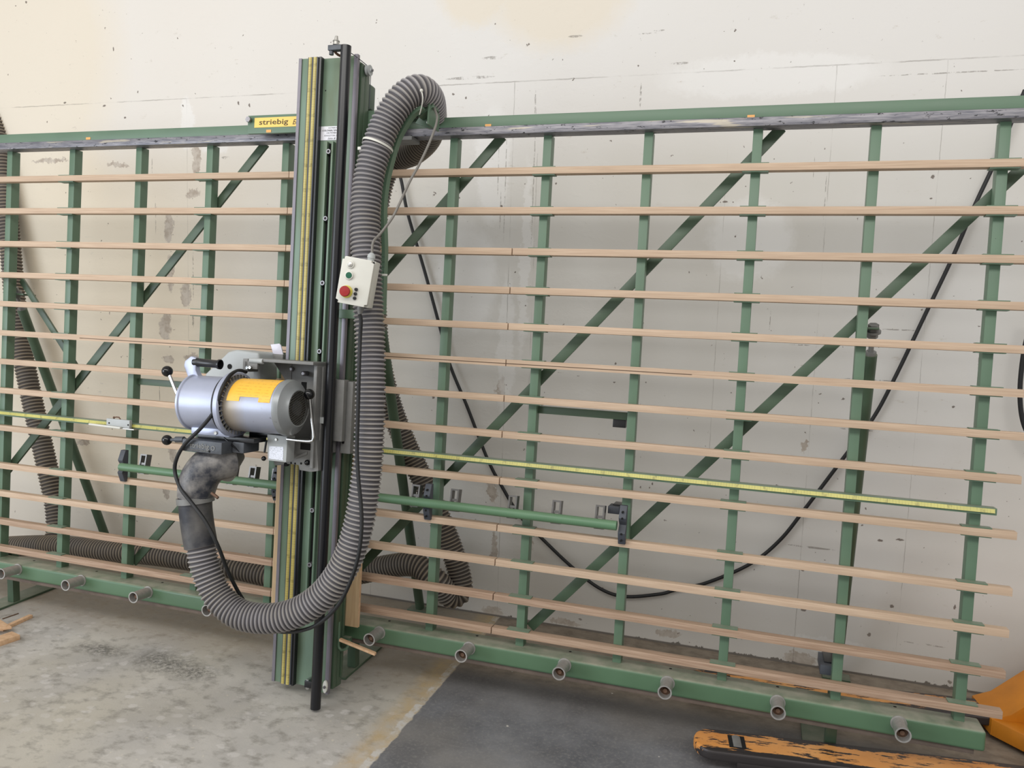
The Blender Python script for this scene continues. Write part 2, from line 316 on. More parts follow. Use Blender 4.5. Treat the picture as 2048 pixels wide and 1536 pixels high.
# ---------------------------------------------------------------- setting
WY = 0.92
def wall_mat():
    n = NB('painted_wall'); s = n.sep(); X, Z = s[0], s[2]
    warp = n.vmath('SCALE', n.vmath('SUBTRACT', n.noise(9, 4, 0.6, col=True), (0.5, 0.5, 0.5))); warp.node.inputs[3].default_value = 0.08
    fine = n.vmath('SCALE', n.vmath('SUBTRACT', n.noise(45, 4, 0.65, col=True), (0.5, 0.5, 0.5))); fine.node.inputs[3].default_value = 0.022
    f2 = n.vmath('SCALE', n.vmath('SUBTRACT', n.noise(38, 5, 0.75, col=True), (0.5, 0.5, 0.5))); f2.node.inputs[3].default_value = 0.07
    pw = n.vmath('MULTIPLY', n.vmath('ADD', n.vmath('ADD', n.co, warp), f2), (1, 0, 1))
    pf = n.vmath('MULTIPLY', n.vmath('ADD', n.co, fine), (1, 0, 1))
    tiny = n.vmath('SCALE', n.vmath('SUBTRACT', n.noise(30, 3, 0.6, col=True), (0.5, 0.5, 0.5))); tiny.node.inputs[3].default_value = 0.006
    p0 = n.vmath('MULTIPLY', n.vmath('ADD', n.co, tiny), (1, 0, 1))
    def blob(p, x, y, rx_, rz_, k_=1.0):
        c = WP(x, y); r = n.vmath('LENGTH', n.vmath('MULTIPLY', n.vmath('SUBTRACT', p, (c.x, 0, c.z)), (k_ / rx_, 1, k_ / rz_))); return r
    def group(p, lst, a, b, k_=1.0):
        k = None
        for it in lst:
            r = blob(p, *it, k_=k_); k = r if k is None else n.math('MINIMUM', k, r)
        return n.ramp(k, a, b, 1, 0)
    base = n.mix(n.ramp(X, 0.5, 2.2), n.mix(n.ramp(n.noise(0.8, 4, 0.5), 0.35, 0.68), srgb(210, 201, 186), srgb(216, 209, 197)), n.mix(n.ramp(n.noise(0.8, 4, 0.5), 0.35, 0.68), srgb(207, 204, 197), srgb(214, 212, 208)))
    # wall turns a cleaner white above the frame
    split = n.ramp(Z, 2.30, 2.60)
    base = n.mix(n.math('MULTIPLY', split, 0.55), base, srgb(224, 221, 218))
    # older cream coat at the upper left and in drips
    cream = group(pw, [(40, 120, 0.75, 0.8), (1120, -20, 0.36, 0.28), (950, -10, 0.2, 0.15), (100, 450, 0.5, 0.9), (200, 700, 0.9, 1.0)], 0.75, 1.15)
    base = n.mix(n.math('MULTIPLY', cream, 0.5), base, srgb(220, 206, 180))
    # peeled patches showing the gray-tan board
    peel = group(pw, [(392, 320, 0.035, 0.12), (335, 455, 0.035, 0.09), (338, 545, 0.03, 0.12), (330, 650, 0.05, 0.09), (335, 720, 0.05, 0.03), (345, 910, 0.035, 0.06), (385, 390, 0.05, 0.03),
        (382, 715, 0.06, 0.03), (165, 885, 0.05, 0.02), (998, 780, 0.025, 0.07), (985, 985, 0.03, 0.06), (1065, 850, 0.015, 0.12), (1059, 1060, 0.015, 0.12), (985, 1100, 0.02, 0.1),
        (1130, 1245, 0.09, 0.02), (1335, 1268, 0.07, 0.022), (1600, 1318, 0.08, 0.03), (1610, 892, 0.02, 0.03), (985, 1225, 0.06, 0.03), (370, 590, 0.04, 0.08), (100, 320, 0.16, 0.015),
        (1380, 1250, 0.03, 0.01), (1480, 1275, 0.05, 0.012), (235, 330, 0.09, 0.015), (330, 985, 0.02, 0.05)], 0.85, 0.97)
    base = n.mix(n.math('MULTIPLY', peel, 0.85), base, n.mix(n.ramp(n.noise(30, 4), 0.4, 0.6), srgb(160, 146, 132), srgb(186, 176, 164)))
    # ghost patches of filler, slightly whiter
    fill = group(pw, [(372, 250, 0.05, 0.15), (985, 330, 0.1, 0.3), (930, 560, 0.18, 0.3), (1050, 520, 0.03, 0.5), (430, 290, 0.1, 0.06), (1650, 1290, 0.2, 0.04), (1010, 700, 0.05, 0.4), (1500, 480, 0.2, 0.2), (1540, 150, 0.5, 0.1)], 0.8, 1.05)
    base = n.mix(n.math('MULTIPLY', fill, 0.5), base, srgb(232, 231, 229))
    # nail holes and gouges
    holes = group(pf, [(274, 183, 0.008, 0.012), (249, 235, 0.013, 0.011), (365, 212, 0.01, 0.012), (476, 206, 0.012, 0.018), (498, 210, 0.01, 0.018), (931, 195, 0.008, 0.012), (906, 188, 0.012, 0.01),
        (1276, 130, 0.006, 0.006), (1470, 60, 0.008, 0.008), (1469, 122, 0.006, 0.006), (1866, 352, 0.014, 0.012), (1863, 396, 0.011, 0.008), (1450, 404, 0.02, 0.008), (1440, 404, 0.006, 0.006), (1466, 404, 0.006, 0.006),
        (1057, 87, 0.006, 0.01), (1126, 119, 0.004, 0.008), (990, 47, 0.006, 0.006), (1049, 368, 0.007, 0.008), (1003, 413, 0.008, 0.012), (918, 395, 0.01, 0.008), (866, 795, 0.014, 0.012), (1784, 1213, 0.016, 0.014),
        (1739, 1270, 0.014, 0.018), (1607, 1220, 0.02, 0.012), (1908, 814, 0.01, 0.008), (1686, 798, 0.01, 0.008), (1640, 787, 0.007, 0.006), (1760, 1082, 0.02, 0.01), (1800, 1080, 0.03, 0.008), (1605, 1140, 0.015, 0.015), (1910, 1215, 0.008, 0.02),
        (1030, 545, 0.007, 0.007), (1230, 727, 0.007, 0.008), (1229, 765, 0.012, 0.005), (1292, 765, 0.008, 0.006), (170, 265, 0.015, 0.012), (30, 11, 0.012, 0.006), (225, 98, 0.008, 0.02), (410, 568, 0.007, 0.01), (128, 205, 0.02, 0.01), (207, 212, 0.02, 0.012),
        (1160, 1240, 0.02, 0.008), (1870, 1322, 0.012, 0.01), (1900, 1365, 0.014, 0.014), (1790, 570, 0.006, 0.006), (1645, 330, 0.005, 0.005), (1530, 1130, 0.012, 0.006), (1300, 1165, 0.01, 0.008)], 0.7, 1.0, 1.5)
    # cracks, pencil lines and scrapes: (x, y, half width, half height)
    lines = group(p0, [(1000, 420, 0.003, 0.10), (996, 340, 0.003, 0.14), (1281, 190, 0.005, 0.06), (1070, 205, 0.003, 0.07), (1067, 350, 0.0025, 0.4), (1010, 370, 0.0025, 0.3), (1295, 66, 0.05, 0.003), (1318, 60, 0.03, 0.004),
        (1628, 335, 0.002, 0.05), (1650, 400, 0.0025, 0.12), (310, 430, 0.003, 0.12), (303, 335, 0.003, 0.07), (318, 790, 0.003, 0.06), (385, 540, 0.004, 0.20), (385, 640, 0.008, 0.05), (1600, 690, 0.05, 0.003),
        (1800, 660, 0.09, 0.003), (1740, 760, 0.12, 0.003), (1720, 860, 0.09, 0.005), (1620, 1095, 0.12, 0.005), (1850, 1290, 0.10, 0.004), (940, 155, 0.14, 0.008), (1360, 126, 0.05, 0.006), (1900, 145, 0.3, 0.003),
        (1120, 745, 0.02, 0.003), (1540, 645, 0.002, 0.06), (450, 315, 0.03, 0.008), (345, 930, 0.006, 0.06), (1960, 700, 0.003, 0.1), (1150, 72, 0.04, 0.006), (985, 115, 0.06, 0.008)], 0.8, 1.0)
    lines = n.math('MULTIPLY', lines, n.ramp(n.noise(34, 5, 0.7), 0.44, 0.54, 0.0, 1.0))
    # straight board joints, faint and broken up by paint
    def seam_v(x, y, z0, z1, wd=0.002):
        c = WP(x, y); d = n.math('LESS_THAN', n.math('ABSOLUTE', n.math('SUBTRACT', n.sep(p0)[0], c.x)), wd)
        d = n.math('MULTIPLY', d, n.math('GREATER_THAN', Z, z0)); return n.math('MULTIPLY', d, n.math('LESS_THAN', Z, z1))
    sm = None
    for a in [(1010, 736, 0, 2.75), (375, 560, 0, 2.75, 0.0014), (1627, 768, 0, 2.75), (1828, 900, 0, 2.75, 0.0014), (1434, 650, 0.9, 2.4, 0.0014), (1065, 560, 0.2, 2.4, 0.0014), (745, 900, 0, 2.75, 0.003)]:
        k = seam_v(*a); sm = k if sm is None else n.math('MAXIMUM', sm, k)
    hz = n.math('LESS_THAN', n.math('ABSOLUTE', n.math('SUBTRACT', n.sep(p0)[2], 2.75)), 0.0028)
    sm = n.math('MAXIMUM', sm, hz); sm = n.math('MULTIPLY', sm, n.ramp(n.noise(5, 4), 0.42, 0.60, 0.05, 0.75))
    spk = n.math('MAXIMUM', n.ramp(n.noise(30, 3, 0.6), 0.725, 0.75), n.math('MULTIPLY', n.ramp(n.noise(60, 4, 0.7, vec=n.mapping((1, 1, 0.6), (5, 0, 2))), 0.70, 0.73), n.ramp(n.noise(2.3, 3), 0.45, 0.6, 0, 0.7)))                 # scattered scuffs
    scuff = n.math('MULTIPLY', n.ramp(n.noise(11, 6, 0.8, vec=n.mapping((0.8, 1, 2))), 0.62, 0.70, 0, 0.8), n.ramp(n.noise(1.6, 3), 0.42, 0.6))
    base = n.mix(scuff, base, srgb(188, 180, 168))
    base = n.mix(n.math('MULTIPLY', n.math('MAXIMUM', sm, lines), 0.6), base, srgb(110, 102, 94))
    base = n.mix(n.math('MULTIPLY', n.math('MAXIMUM', holes, spk), 0.85), base, srgb(92, 78, 68))
    # kicked and flaked bottom edge
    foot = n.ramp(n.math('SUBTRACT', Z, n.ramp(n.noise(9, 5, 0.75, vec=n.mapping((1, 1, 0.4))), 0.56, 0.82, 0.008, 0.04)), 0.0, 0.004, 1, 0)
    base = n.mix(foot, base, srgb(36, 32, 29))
    low = n.ramp(Z, 0.0, 0.5, 0.35, 0); base = n.mix(low, base, srgb(170, 161, 150))  # shading from the frame on the lower wall, put into its colour
    h = n.math('ADD', n.ramp(n.noise(7, 5, 0.6, vec=n.mapping((1, 1, 1.6))), 0.5, 0.62), n.math('MULTIPLY', peel, -0.8))
    n.bump(n.math('MULTIPLY', h, n.ramp(X, 2.6, 3.4, 1, 0.35)), 0.12, 0.005)
    return n.done(base, 0.6)
M['wall'] = wall_mat()
o = MB().box(-3.2, 7.2, 0.0, 0.12, 0.0, 3.9).build('wall_back', 'wall', world=Matrix.Translation((0, WY, 0)), smooth=False)
o['kind'] = 'structure'
# the wall mesh is built around its own origin, so undo the shift for its texture
o.data.transform(Matrix.Translation((0, WY, 0))); o.matrix_basis = Matrix.Identity(4)
def floor_mat():
    n = NB('concrete_floor'); s = n.sep()
    warp = n.vmath('SCALE', n.vmath('SUBTRACT', n.noise(14, 4, 0.6, col=True), (0.5, 0.5, 0.5))); warp.node.inputs[3].default_value = 0.035
    ps = n.sep(n.vmath('ADD', n.co, warp)); X = ps[0]
    a = n.noise(2.2, 5, 0.6); b = n.noise(13, 5, 0.65, vec=n.mapping((1, 1.4, 1)))
    c = n.mix(n.ramp(a, 0.35, 0.68), srgb(168, 165, 161), srgb(192, 188, 181))
    c = n.mix(n.ramp(n.noise(1.3, 3, vec=n.mapping((1, 1, 1), (3, 5, 0))), 0.42, 0.66, 0, 0.4), c, srgb(182, 174, 152))
    vor = n.t.nodes.new('ShaderNodeTexVoronoi'); vor.inputs['Scale'].default_value = 17; vor.inputs['Randomness'].default_value = 1
    n.set(vor.inputs['Vector'], n.vmath('ADD', n.mapping((1, 1.5, 1)), warp))
    flake = n.math('MULTIPLY', n.ramp(vor.outputs['Distance'], 0.32, 0.42, 1, 0), n.ramp(n.noise(3, 4), 0.42, 0.6))
    flake = n.math('MULTIPLY', flake, n.ramp(n.sep(vor.outputs['Color'])[0], 0.35, 0.6))
    c = n.mix(n.math('MULTIPLY', flake, 0.55), c, srgb(206, 202, 198))
    c = n.mix(n.ramp(b, 0.50, 0.68, 0, 0.65), c, srgb(124, 120, 112))
    c = n.mix(n.ramp(n.noise(40, 3), 0.66, 0.72, 0, 0.6), c, srgb(204, 196, 180))
    def stain(x, y, rx_, ry_):
        q = FPt(x, y); return n.vmath('LENGTH', n.vmath('MULTIPLY', n.vmath('SUBTRACT', n.vmath('ADD', n.co, warp), (q.x, q.y, 0)), (1 / rx_, 1 / ry_, 0)))
    k = n.math('MINIMUM', stain(315, 1318, 0.13, 0.09), stain(385, 1345, 0.12, 0.08)); k = n.math('MINIMUM', k, stain(205, 1300, 0.16, 0.06)); k = n.math('MINIMUM', k, stain(345, 1330, 0.16, 0.09))
    k = n.math('MULTIPLY', n.ramp(k, 0.3, 1.3, 1, 0), n.ramp(n.noise(55, 5, 0.8), 0.40, 0.58, 0.1, 1))
    c = n.mix(n.math('MULTIPLY', k, 0.85), c, srgb(88, 87, 82))
    # under the frame: browner, darker floor
    under = n.ramp(s[1], -0.05, 0.22); c = n.mix(n.math('MULTIPLY', under, 0.62), c, n.mix(n.ramp(b, 0.35, 0.6), srgb(112, 98, 78), srgb(138, 122, 100)))
    # dark coated bay to the right of the joint
    d = n.mix(n.ramp(n.noise(3, 5, 0.65), 0.38, 0.66), srgb(92, 93, 97), srgb(126, 127, 130))
    d = n.mix(n.ramp(n.noise(70, 4, 0.7), 0.5, 0.66, 0, 0.5), d, srgb(140, 139, 136))
    d = n.mix(n.ramp(n.noise(1.7, 3, vec=n.mapping((1, 1, 1), (9, 3, 0))), 0.5, 0.72, 0, 0.6), d, srgb(132, 128, 122))
    d = n.mix(n.math('MULTIPLY', under, 0.45), d, srgb(84, 76, 68))
    d = n.mix(n.math('MULTIPLY', n.ramp(ps[1], 0.24, 0.34), 0.85), d, n.mix(n.ramp(b, 0.35, 0.6), srgb(118, 106, 92), srgb(146, 134, 118)))
    d = n.mix(n.ramp(n.noise(24, 2), 0.755, 0.77), d, srgb(196, 192, 184))
    c = n.mix(n.math('MULTIPLY', n.ramp(X, 2.29, 2.35), n.ramp(n.noise(12, 5, 0.65), 0.32, 0.62, 0.15, 0.75)), c, srgb(184, 160, 118))
    c = n.mix(n.math('MULTIPLY', n.ramp(X, 2.392, 2.398), n.ramp(n.noise(14, 5, 0.7), 0.45, 0.58, 0.05, 0.85)), c, srgb(196, 194, 190))
    c = n.mix(n.ramp(X, 2.425, 2.431), c, d)
    h = n.math('ADD', n.noise(120, 3), n.math('MULTIPLY', b, 1.2)); n.bump(h, 0.22, 0.002)
    return n.done(c, n.ramp(a, 0.3, 0.7, 0.5, 0.72))
M['floor'] = floor_mat()
o = MB().box(-3.2, 7.2, -6.5, WY + 0.12, -0.1, 0).build('floor', 'floor', world=Matrix.Identity(4), smooth=False); o['kind'] = 'structure'

# ---------------------------------------------------------------- the frame of the saw
SV = [1.833, 1.6762, 1.5139, 1.359, 1.2147, 1.0687, 0.9248, 0.7789, 0.5904, 0.3991, 0.2579, 0.1156, -0.0215]    # top edges of the 13 slat rows
U0, U1 = -0.75, 4.85
UPR = [-0.4] + [round(0.4 * i, 3) for i in range(12)]
FR = thing('panel_saw', 'long green steel frame with thirteen rows of wooden slats leaning toward the wall', 'panel saw frame', (2.0, 0.05, 0))
tb = MB().box(U0, U1, 1.998, 2.040, -0.062, 0.0).build('top_beam', 'green', FR, 0.003)
MB().box(U0, U1, 1.966, 1.998, -0.062, 0.003).build('guide_rail', 'steel_rail', tb, 0.002)
for x, y in [(176, 277), (976, 251), (1502, 233)]:
    q = P(x, y, 0.002); MB().box(q.x - 0.013, q.x + 0.013, q.y - 0.005, q.y + 0.006, 0.0, 0.0015).build('tape_mark', 'orange_tape', tb)
bb = MB().box(U0, 4.470, -0.163, -0.093, -0.098, 0.020).build('bottom_beam', 'green_beam', FR, 0.012, seg=4)
for u in (0.205, 0.605, 1.0, 1.4, 1.8, 2.2, 2.605, 3.005, 3.405, 3.80, 4.20):
    MB().cyl((u, -0.0935, -0.070), (u, -0.0927, -0.070), 0.006, 12).build('bolt_hole', 'hole', bb)
MB().box(U0, 4.44, -0.182, -0.1635, -0.08, 0.006).build('dust_strip', 'dirt_rail', bb, 0.002)
for u in UPR:
    up = MB().box(u - 0.0185, u + 0.0155, -0.10, 1.968, -0.085, -0.0385).build('upright', 'green', FR, 0.0025)
def slat(u0, u1, row, split=None):
    v1 = SV[row]; v0 = v1 - 0.027; m = MB()
    if split:                                            # a saw kerf runs along this slat
        a, b = split
        m.box(u0, u1, v0, v0 + 0.009, -0.038, 0.0); m.box(u0, u1, v0 + 0.012, v1, -0.038, 0.0); m.box(u0, u1, v0 + 0.005, v1 - 0.003, -0.038, -0.012)
        if a > u0: m.box(u0, a, v0 + 0.008, v0 + 0.013, -0.0375, -0.0004)
        if b < u1: m.box(b, u1, v0 + 0.008, v0 + 0.013, -0.0375, -0.0004)
    else: m.box(u0, u1, v0, v1, -0.038, 0.0)
    m.build('slat', 'slat' if row < 11 else 'slat_low', FR, 0 if split else 0.0015)
for r in range(13):
    slat(U0, 1.645, r, (0.52, 1.645) if r == 5 else None)
    e = 4.518
    if r < 2: slat(1.648, e, r)
    else:
        slat(1.648, 2.686, r, (1.648, 2.686) if r == 5 else None); slat(2.690, e, r, (2.690, 3.42) if r == 5 else None)
clip = MB().box(-0.046, 0.046, 0, 0.003, -0.040, -0.004); clip0 = clip.build('slat_clip', 'green', FR)
first = True
for r in range(13):
    for u in UPR[2::2]:
        for v in (SV[r] + 0.0005, SV[r] - 0.0305):
            if v < -0.045: continue
            loc = Matrix.Translation((u - 0.0015, v, 0))
            if first: clip0.matrix_basis = MF @ loc; first = False
            else: place('slat_clip', clip0.data, FR, local=loc)
# diagonals and cross rails, welded behind the uprights
def flat(name, a, b, w0=-0.1, wd=0.040, th=0.012):
    a, b = Vector((a[0], a[1], w0)), Vector((b[0], b[1], w0)); d = (b - a).normalized(); s = d.cross(Vector((0, 0, 1)))
    MB().bar(a, b, s * wd, (0, 0, th)).build(name, 'green_dark', FR, 0.002)
flat('diagonal_brace', (1.452, 1.985), (-0.35, -0.02)); flat('diagonal_brace', (2.588, 1.985), (0.80, -0.03), -0.1)
flat('diagonal_brace', (3.680, 1.985), (1.905, -0.03)); flat('diagonal_brace', (4.615, 1.985), (2.825, -0.03)); flat('diagonal_brace', (0.03, 1.33), (0.40, 0.91), -0.1, 0.03)
flat('cross_rail', (0.80, 0.860), (1.20, 0.860), -0.075, 0.030, 0.02); flat('cross_rail', (2.80, 0.873), (3.20, 0.873), -0.075, 0.030, 0.02)
# measuring rail with its yellow scale
mr = MB().box(U0, 4.452, 0.640, 0.664, -0.038, 0.006).build('measuring_rail', 'green', FR, 0.002)
MB().prism([(0.648, 0.0066), (0.648, 0.0120), (0.6615, 0.0072), (0.6615, 0.0066)], U0, 4.445, 0).build('scale_tape', 'tape_u', mr)
# support rollers, each a steel tube on a flange
rt = MB().lathe((0, 0, 0), (0, 0, 1), [(0, 0.020), (0, 0.027), (0.004, 0.027), (0.004, 0.0235), (0.088, 0.0235), (0.095, 0.026), (0.095, 0.021), (0.066, 0.0205), (0.066, 0.0)], 28, False).build('support_roller', 'galv', FR)
rc = MB().lathe((0, 0, 0), (0, 0, 1), [(0.066, 0.020), (0.068, 0.016), (0.068, 0.009), (0.078, 0.008), (0.078, 0.0)], 20, False).build('roller_core', 'rust', rt)
for i, k in enumerate([0.205, 0.605, 1.0, 1.4, 1.8, 2.2, 2.605, 3.005, 3.405, 3.80, 4.20, -0.195]):
    loc = Matrix.Translation((k, -0.114, 0.020))
    if i == 0: rt.matrix_basis = MF @ loc; TW[rt.name] = MF @ loc; rc.matrix_basis = MF @ loc; rc.matrix_parent_inverse = (MF @ loc).inverted()
    else:
        a = place('support_roller', rt.data, FR, local=loc); place('roller_core', rc.data, a, local=loc)
# foot plates, posts and the rear props to the floor
def w2m(x, y, z): return MF.inverted() @ Vector((x, y, z))
for X in (0.0, 2.0, 4.0):
    fp = MB().box(X - 0.09, X + 0.025, 0.0, 0.50, 0.0, 0.012).build('foot_plate', 'green_dark', FR, 0.003, world=True)
    MB().cyl((X - 0.055, 0.035, 0.012), (X - 0.055, 0.035, 0.026), 0.011, 6).build('plate_bolt', 'steel', fp, world=True)
    MB().box(X - 0.02, X + 0.02, 0.095, 0.135, 0.012, 0.30).build('foot_post', 'green_dark', FR, 0.003, world=True)
    a = MF @ Vector((X + 0.045, 1.245, -0.135)); b = Vector((X + (0.08 if X > 3 else 0.0), 0.84, 0.02))
    if X == 0.0: a = MF @ Vector((X - 0.045, 1.262, -0.135)); b = Vector((X - 0.03, 0.82, 0.02))
    d = (b - a).normalized(); a2 = a + d * 0.09
    rl = MB().cyl(a2, b, 0.024, 20).build('rear_leg', 'green_dark', FR, world=True)
    sc = MB().cyl(a - d * 0.01, a2 + d * 0.02, 0.0095, 12); sc.lathe(a, d, [(-0.03, 0.019), (-0.006, 0.019)], 6); sc.lathe(a, d, [(-0.006, 0.028), (0.002, 0.028)], 20); sc.lathe(a, d, [(0.004, 0.019), (0.022, 0.019)], 6); sc.lathe(a2, d, [(-0.012, 0.02), (0.004, 0.02)], 6)
    sc.build('adjusting_screw', 'gray_cast', rl, world=True)
    MB().box(X - 0.005 - (0.07 if X == 0 else 0), X + 0.06, 1.252, 1.260, -0.16, -0.086).build('leg_bracket', 'green_dark', FR, 0.001)
    MB().box(b.x - 0.06, b.x + 0.06, b.y - 0.035, b.y + 0.035, 0.0, 0.012).build('leg_foot', 'green_dark', rl, 0.002, world=True)
# small gray stop brackets on the uprights
def stopper(x, y, w, su, sv, sw, mat, top=None):
    q = P(x, y, w); o = MB().box(q.x, q.x + su, q.y - sv, q.y, w - sw, w).build('stop_block', mat, FR, 0.002)
    MB().box(q.x + su * 0.3, q.x + su + 0.01, q.y - sv * 0.2, q.y + 0.004, w - sw - 0.03, w - 0.03).build('stop_arm', 'black', o, 0.001)
stopper(1216, 1012, -0.05, 0.045, 0.029, 0.07, 'anthracite'); stopper(1226, 836, -0.08, 0.052, 0.036, 0.05, 'black'); stopper(1641, 1329, -0.085, 0.05, 0.036, 0.14, 'anthracite')
# ---------------------------------------------------------------- round support bar with its clips
sb = thing('support_bar', 'green round bar with small metal clips across the lower frame on gray clamps', 'support bar', MF @ Vector((0.83, 0.458, 0.04)))
BV, BW = 0.462, 0.042
br = MB().lathe((0.835, BV, BW), (1, 0, 0), [(0, 0.0185), (2.345, 0.0185)], 28).build('round_bar', 'green_tube', sb)
cl = MB().prism([(0.075, -0.012), (0.075, 0.004), (0.028, 0.018), (0.016, 0.012), (0.0, -0.0), (-0.02, 0.012), (-0.03, 0.018), (-0.075, 0.002), (-0.075, -0.012)], -0.014, 0.014, 0)
cl0 = None
for u in (0.822, 1.662, 2.388, 3.198):
    loc = Matrix.Translation((u, BV, 0.0))
    if cl0 is None:
        cl0 = cl.build('bar_clamp', 'anthracite', sb, 0.002); cl0.matrix_basis = MF @ loc @ Matrix.Translation((0, 0, BW - 0.03)); me = cl0.data
        for p_ in me.vertices: p_.co.z *= 1.25
        k0 = cl0
    else: k0 = place('bar_clamp', me, sb, local=loc @ Matrix.Translation((0, 0, BW - 0.03)))
    for v in (0.052, 0.028, -0.032, -0.058):
        q = Vector((u, BV + v, BW - 0.008 if abs(v) > 0.05 else BW - 0.0068)); MB().cyl(q - Vector((0, 0, 0.01)), q + Vector((0, 0, 0.0008)), 0.0042, 12).build('screw_hole', 'hole', k0)
fin = MB(); fin.box(-0.018, -0.0115, -0.028, 0.064, -0.026, 0.008); fin.box(0.0115, 0.018, -0.028, 0.064, -0.026, 0.008); fin.box(-0.0115, 0.0115, 0.057, 0.064, -0.026, 0.008); fin.box(-0.0115, 0.0115, 0.014, 0.024, -0.012, 0.004); fin.box(-0.0115, 0.0115, -0.028, -0.02, -0.014, 0.006)
f0 = None
for x, y in [(285, 915), (462, 932), (504, 938), (550, 944), (831, 972), (909, 978), (1025, 994), (1113, 1004), (1200, 1014)]:
    u = P(x, y, BW - 0.03).x; loc = Matrix.Translation((u, BV, BW - 0.034)) @ Matrix.Rotation(-0.18, 4, 'X')
    if f0 is None: f0 = fin.build('clip', 'clip_metal', sb); f0.matrix_basis = MF @ loc
    else: place('clip', f0.data, sb, local=loc)
# ---------------------------------------------------------------- length stop on the measuring rail
ls = thing('length_stop', 'gray sliding stop with white flip arm clamped on the yellow measuring rail', 'length stop', MF @ P(240, 845, 0.01))
a = P(216, 843, 0.02); b = P(262, 851, 0.02)
MB().box(a.x, b.x, a.y - 0.022, a.y + 0.016, 0.0135, 0.03).build('stop_body', 'gray_light', ls, 0.002)
MB().box(a.x - 0.001, b.x + 0.03, a.y - 0.028, a.y - 0.0225, -0.01, 0.034).build('base_slide', 'alu', ls, 0.001)
q = P(180, 848, 0.035); r_ = P(243, 856, 0.035)
MB().bar((q.x, q.y, 0.038), (r_.x, r_.y, 0.038), (0, 0.009, 0), (0, 0, 0.014)).build('flip_arm', 'white_plastic', ls, 0.003)
tube('clamp_lever', [P(242, 845, 0.02), P(241, 839, 0.02), P(237, 834, 0.02), P(228, 835, 0.02)], 0.003, 'rust', ls); MB().ball(P(228, 835, 0.02), 0.0055, 12).build('lever_ball', 'rust', ls)
for x, y in ((218, 846), (256, 850)):
    q = P(x, y, 0.031); MB().cyl(q - Vector((0, 0, .004)), q, 0.004, 12).build('screw_hole', 'hole', ls)
# ---------------------------------------------------------------- the sliding column
CL = thing('sliding_saw_carriage', 'tall green upright beam with yellow scale strips that slides along the frame', 'saw column', MF @ Vector((1.93, -0.33, 0.13)))
VB, VT = -0.333, 2.243
m = MB(); m.box(1.797, 1.885, VB, VT, 0.10, 0.180); m.box(1.885, 2.035, VB, VT, 0.10, 0.168); m.box(2.022, 2.046, VB - 0.008, VT, 0.168, 0.180)
m.build('column_beam', 'column', CL, 0.002)
MB().box(1.7925, 1.806, VB, VT, 0.1805, 0.1845).build('left_guide_strip', 'guide', CL)
MB().box(2.044, 2.061, VB - 0.01, VT + 0.004, 0.166, 0.184).build('right_guide_strip', 'guide', CL, 0.0015)
ho = MB().box(1.843, 1.889, VB + 0.004, VT - 0.002, 0.1805, 0.196).build('scale_holder', 'anthracite', CL, 0.001)
for a_, b_ in ((1.846, 1.8610), (1.8680, 1.884)):
    MB().prism([(a_, 0.1962), (a_ + 0.004, 0.2), (b_ - 0.004, 0.2), (b_, 0.1962)], VB + 0.005, VT - 0.004, 1).build('scale_tape', 'tape_v', ho)
MB().box(1.8895, 1.9, VB, VT, 0.1685, 0.190).build('scale_shade_strip', 'black', CL)  # black strip stands in for shade beside the scale holder
# slotted index rail with its set screws
ir = MB(); ir.box(1.934, 1.942, 0.07, 1.905, 0.1685, 0.1865); ir.box(1.961, 1.969, 0.07, 1.905, 0.1685, 0.1865); ir = ir.build('index_rail', 'column', CL, 0.001)
MB().box(1.942, 1.961, 0.075, 1.90, 0.1685, 0.1705).build('rail_slot', 'hole', ir)
for x, y in [(657, 303), (653, 437), (646, 566), (642, 703), (641, 731), (628, 1021), (622, 1130)]:
    q = P(x, y, 0.189); q.x = 1.9515
    MB().lathe(Vector((q.x, q.y, 0.1715)), (0, 0, 1), [(0, 0.0095), (0.02, 0.0095), (0.02, 0.0055), (0.012, 0.0055), (0.012, 0)], 18, False).build('set_screw', 'steel', ir)
q = P(651, 181, 0.169); MB().cyl((q.x, q.y, 0.1665), (q.x, q.y, 0.1686), 0.0028, 10).build('screw_hole', 'hole', CL)
# side of the column
MB().box(2.046, 2.050, VB, VT - 0.01, 0.150, 0.166).build('side_groove', 'black', CL)
MB().box(2.0355, 2.063, VB, VT - 0.02, 0.121, 0.150).build('side_channel', 'green_dark', CL, 0.001)
MB().box(2.0355, 2.064, VB - 0.002, VT - 0.03, 0.083, 0.1195).build('side_plate', 'green_dark', CL, 0.003)
MB().prism([(2.066, 0.03), (2.066, 0.082), (1.85, 0.0825), (1.85, 0.03)], 2.06, 2.165, 1).build('motor_cover', 'green_dark', CL, 0.012, seg=3)
MB().box(2.00, 2.050, 2.14, 2.215, 0.062, 0.0825).build('pulley_bracket', 'green_dark', CL, 0.004)
pq = P(738, 141, 0.118); pq.x = 2.076
pl = MB().lathe(pq - Vector((0.008, 0, 0)), (1, 0, 0), [(0, 0.006), (0, 0.021), (0.004, 0.021), (0.008, 0.017), (0.012, 0.021), (0.016, 0.021), (0.016, 0.008), (0.022, 0.007), (0.022, 0)], 28, False).build('pulley', 'gray_light', CL)
MB().cyl(pq - Vector((0.03, 0, 0)), pq + Vector((0.02, 0, 0)), 0.005, 12).build('axle', 'steel', pl)
tube('hoist_wire', [P(680, 92, 0.24), P(697, 103, 0.22), P(712, 113, 0.19), P(733, 130, 0.135)], 0.0016, 'gray_dark', CL, n=6)
tube('hoist_wire', [pq + Vector((0.0, -0.01, -0.0185)), pq + Vector((0.0, -0.08, -0.0185)), pq + Vector((0.0, -0.15, -0.0185))], 0.0016, 'gray_dark', CL, n=6)
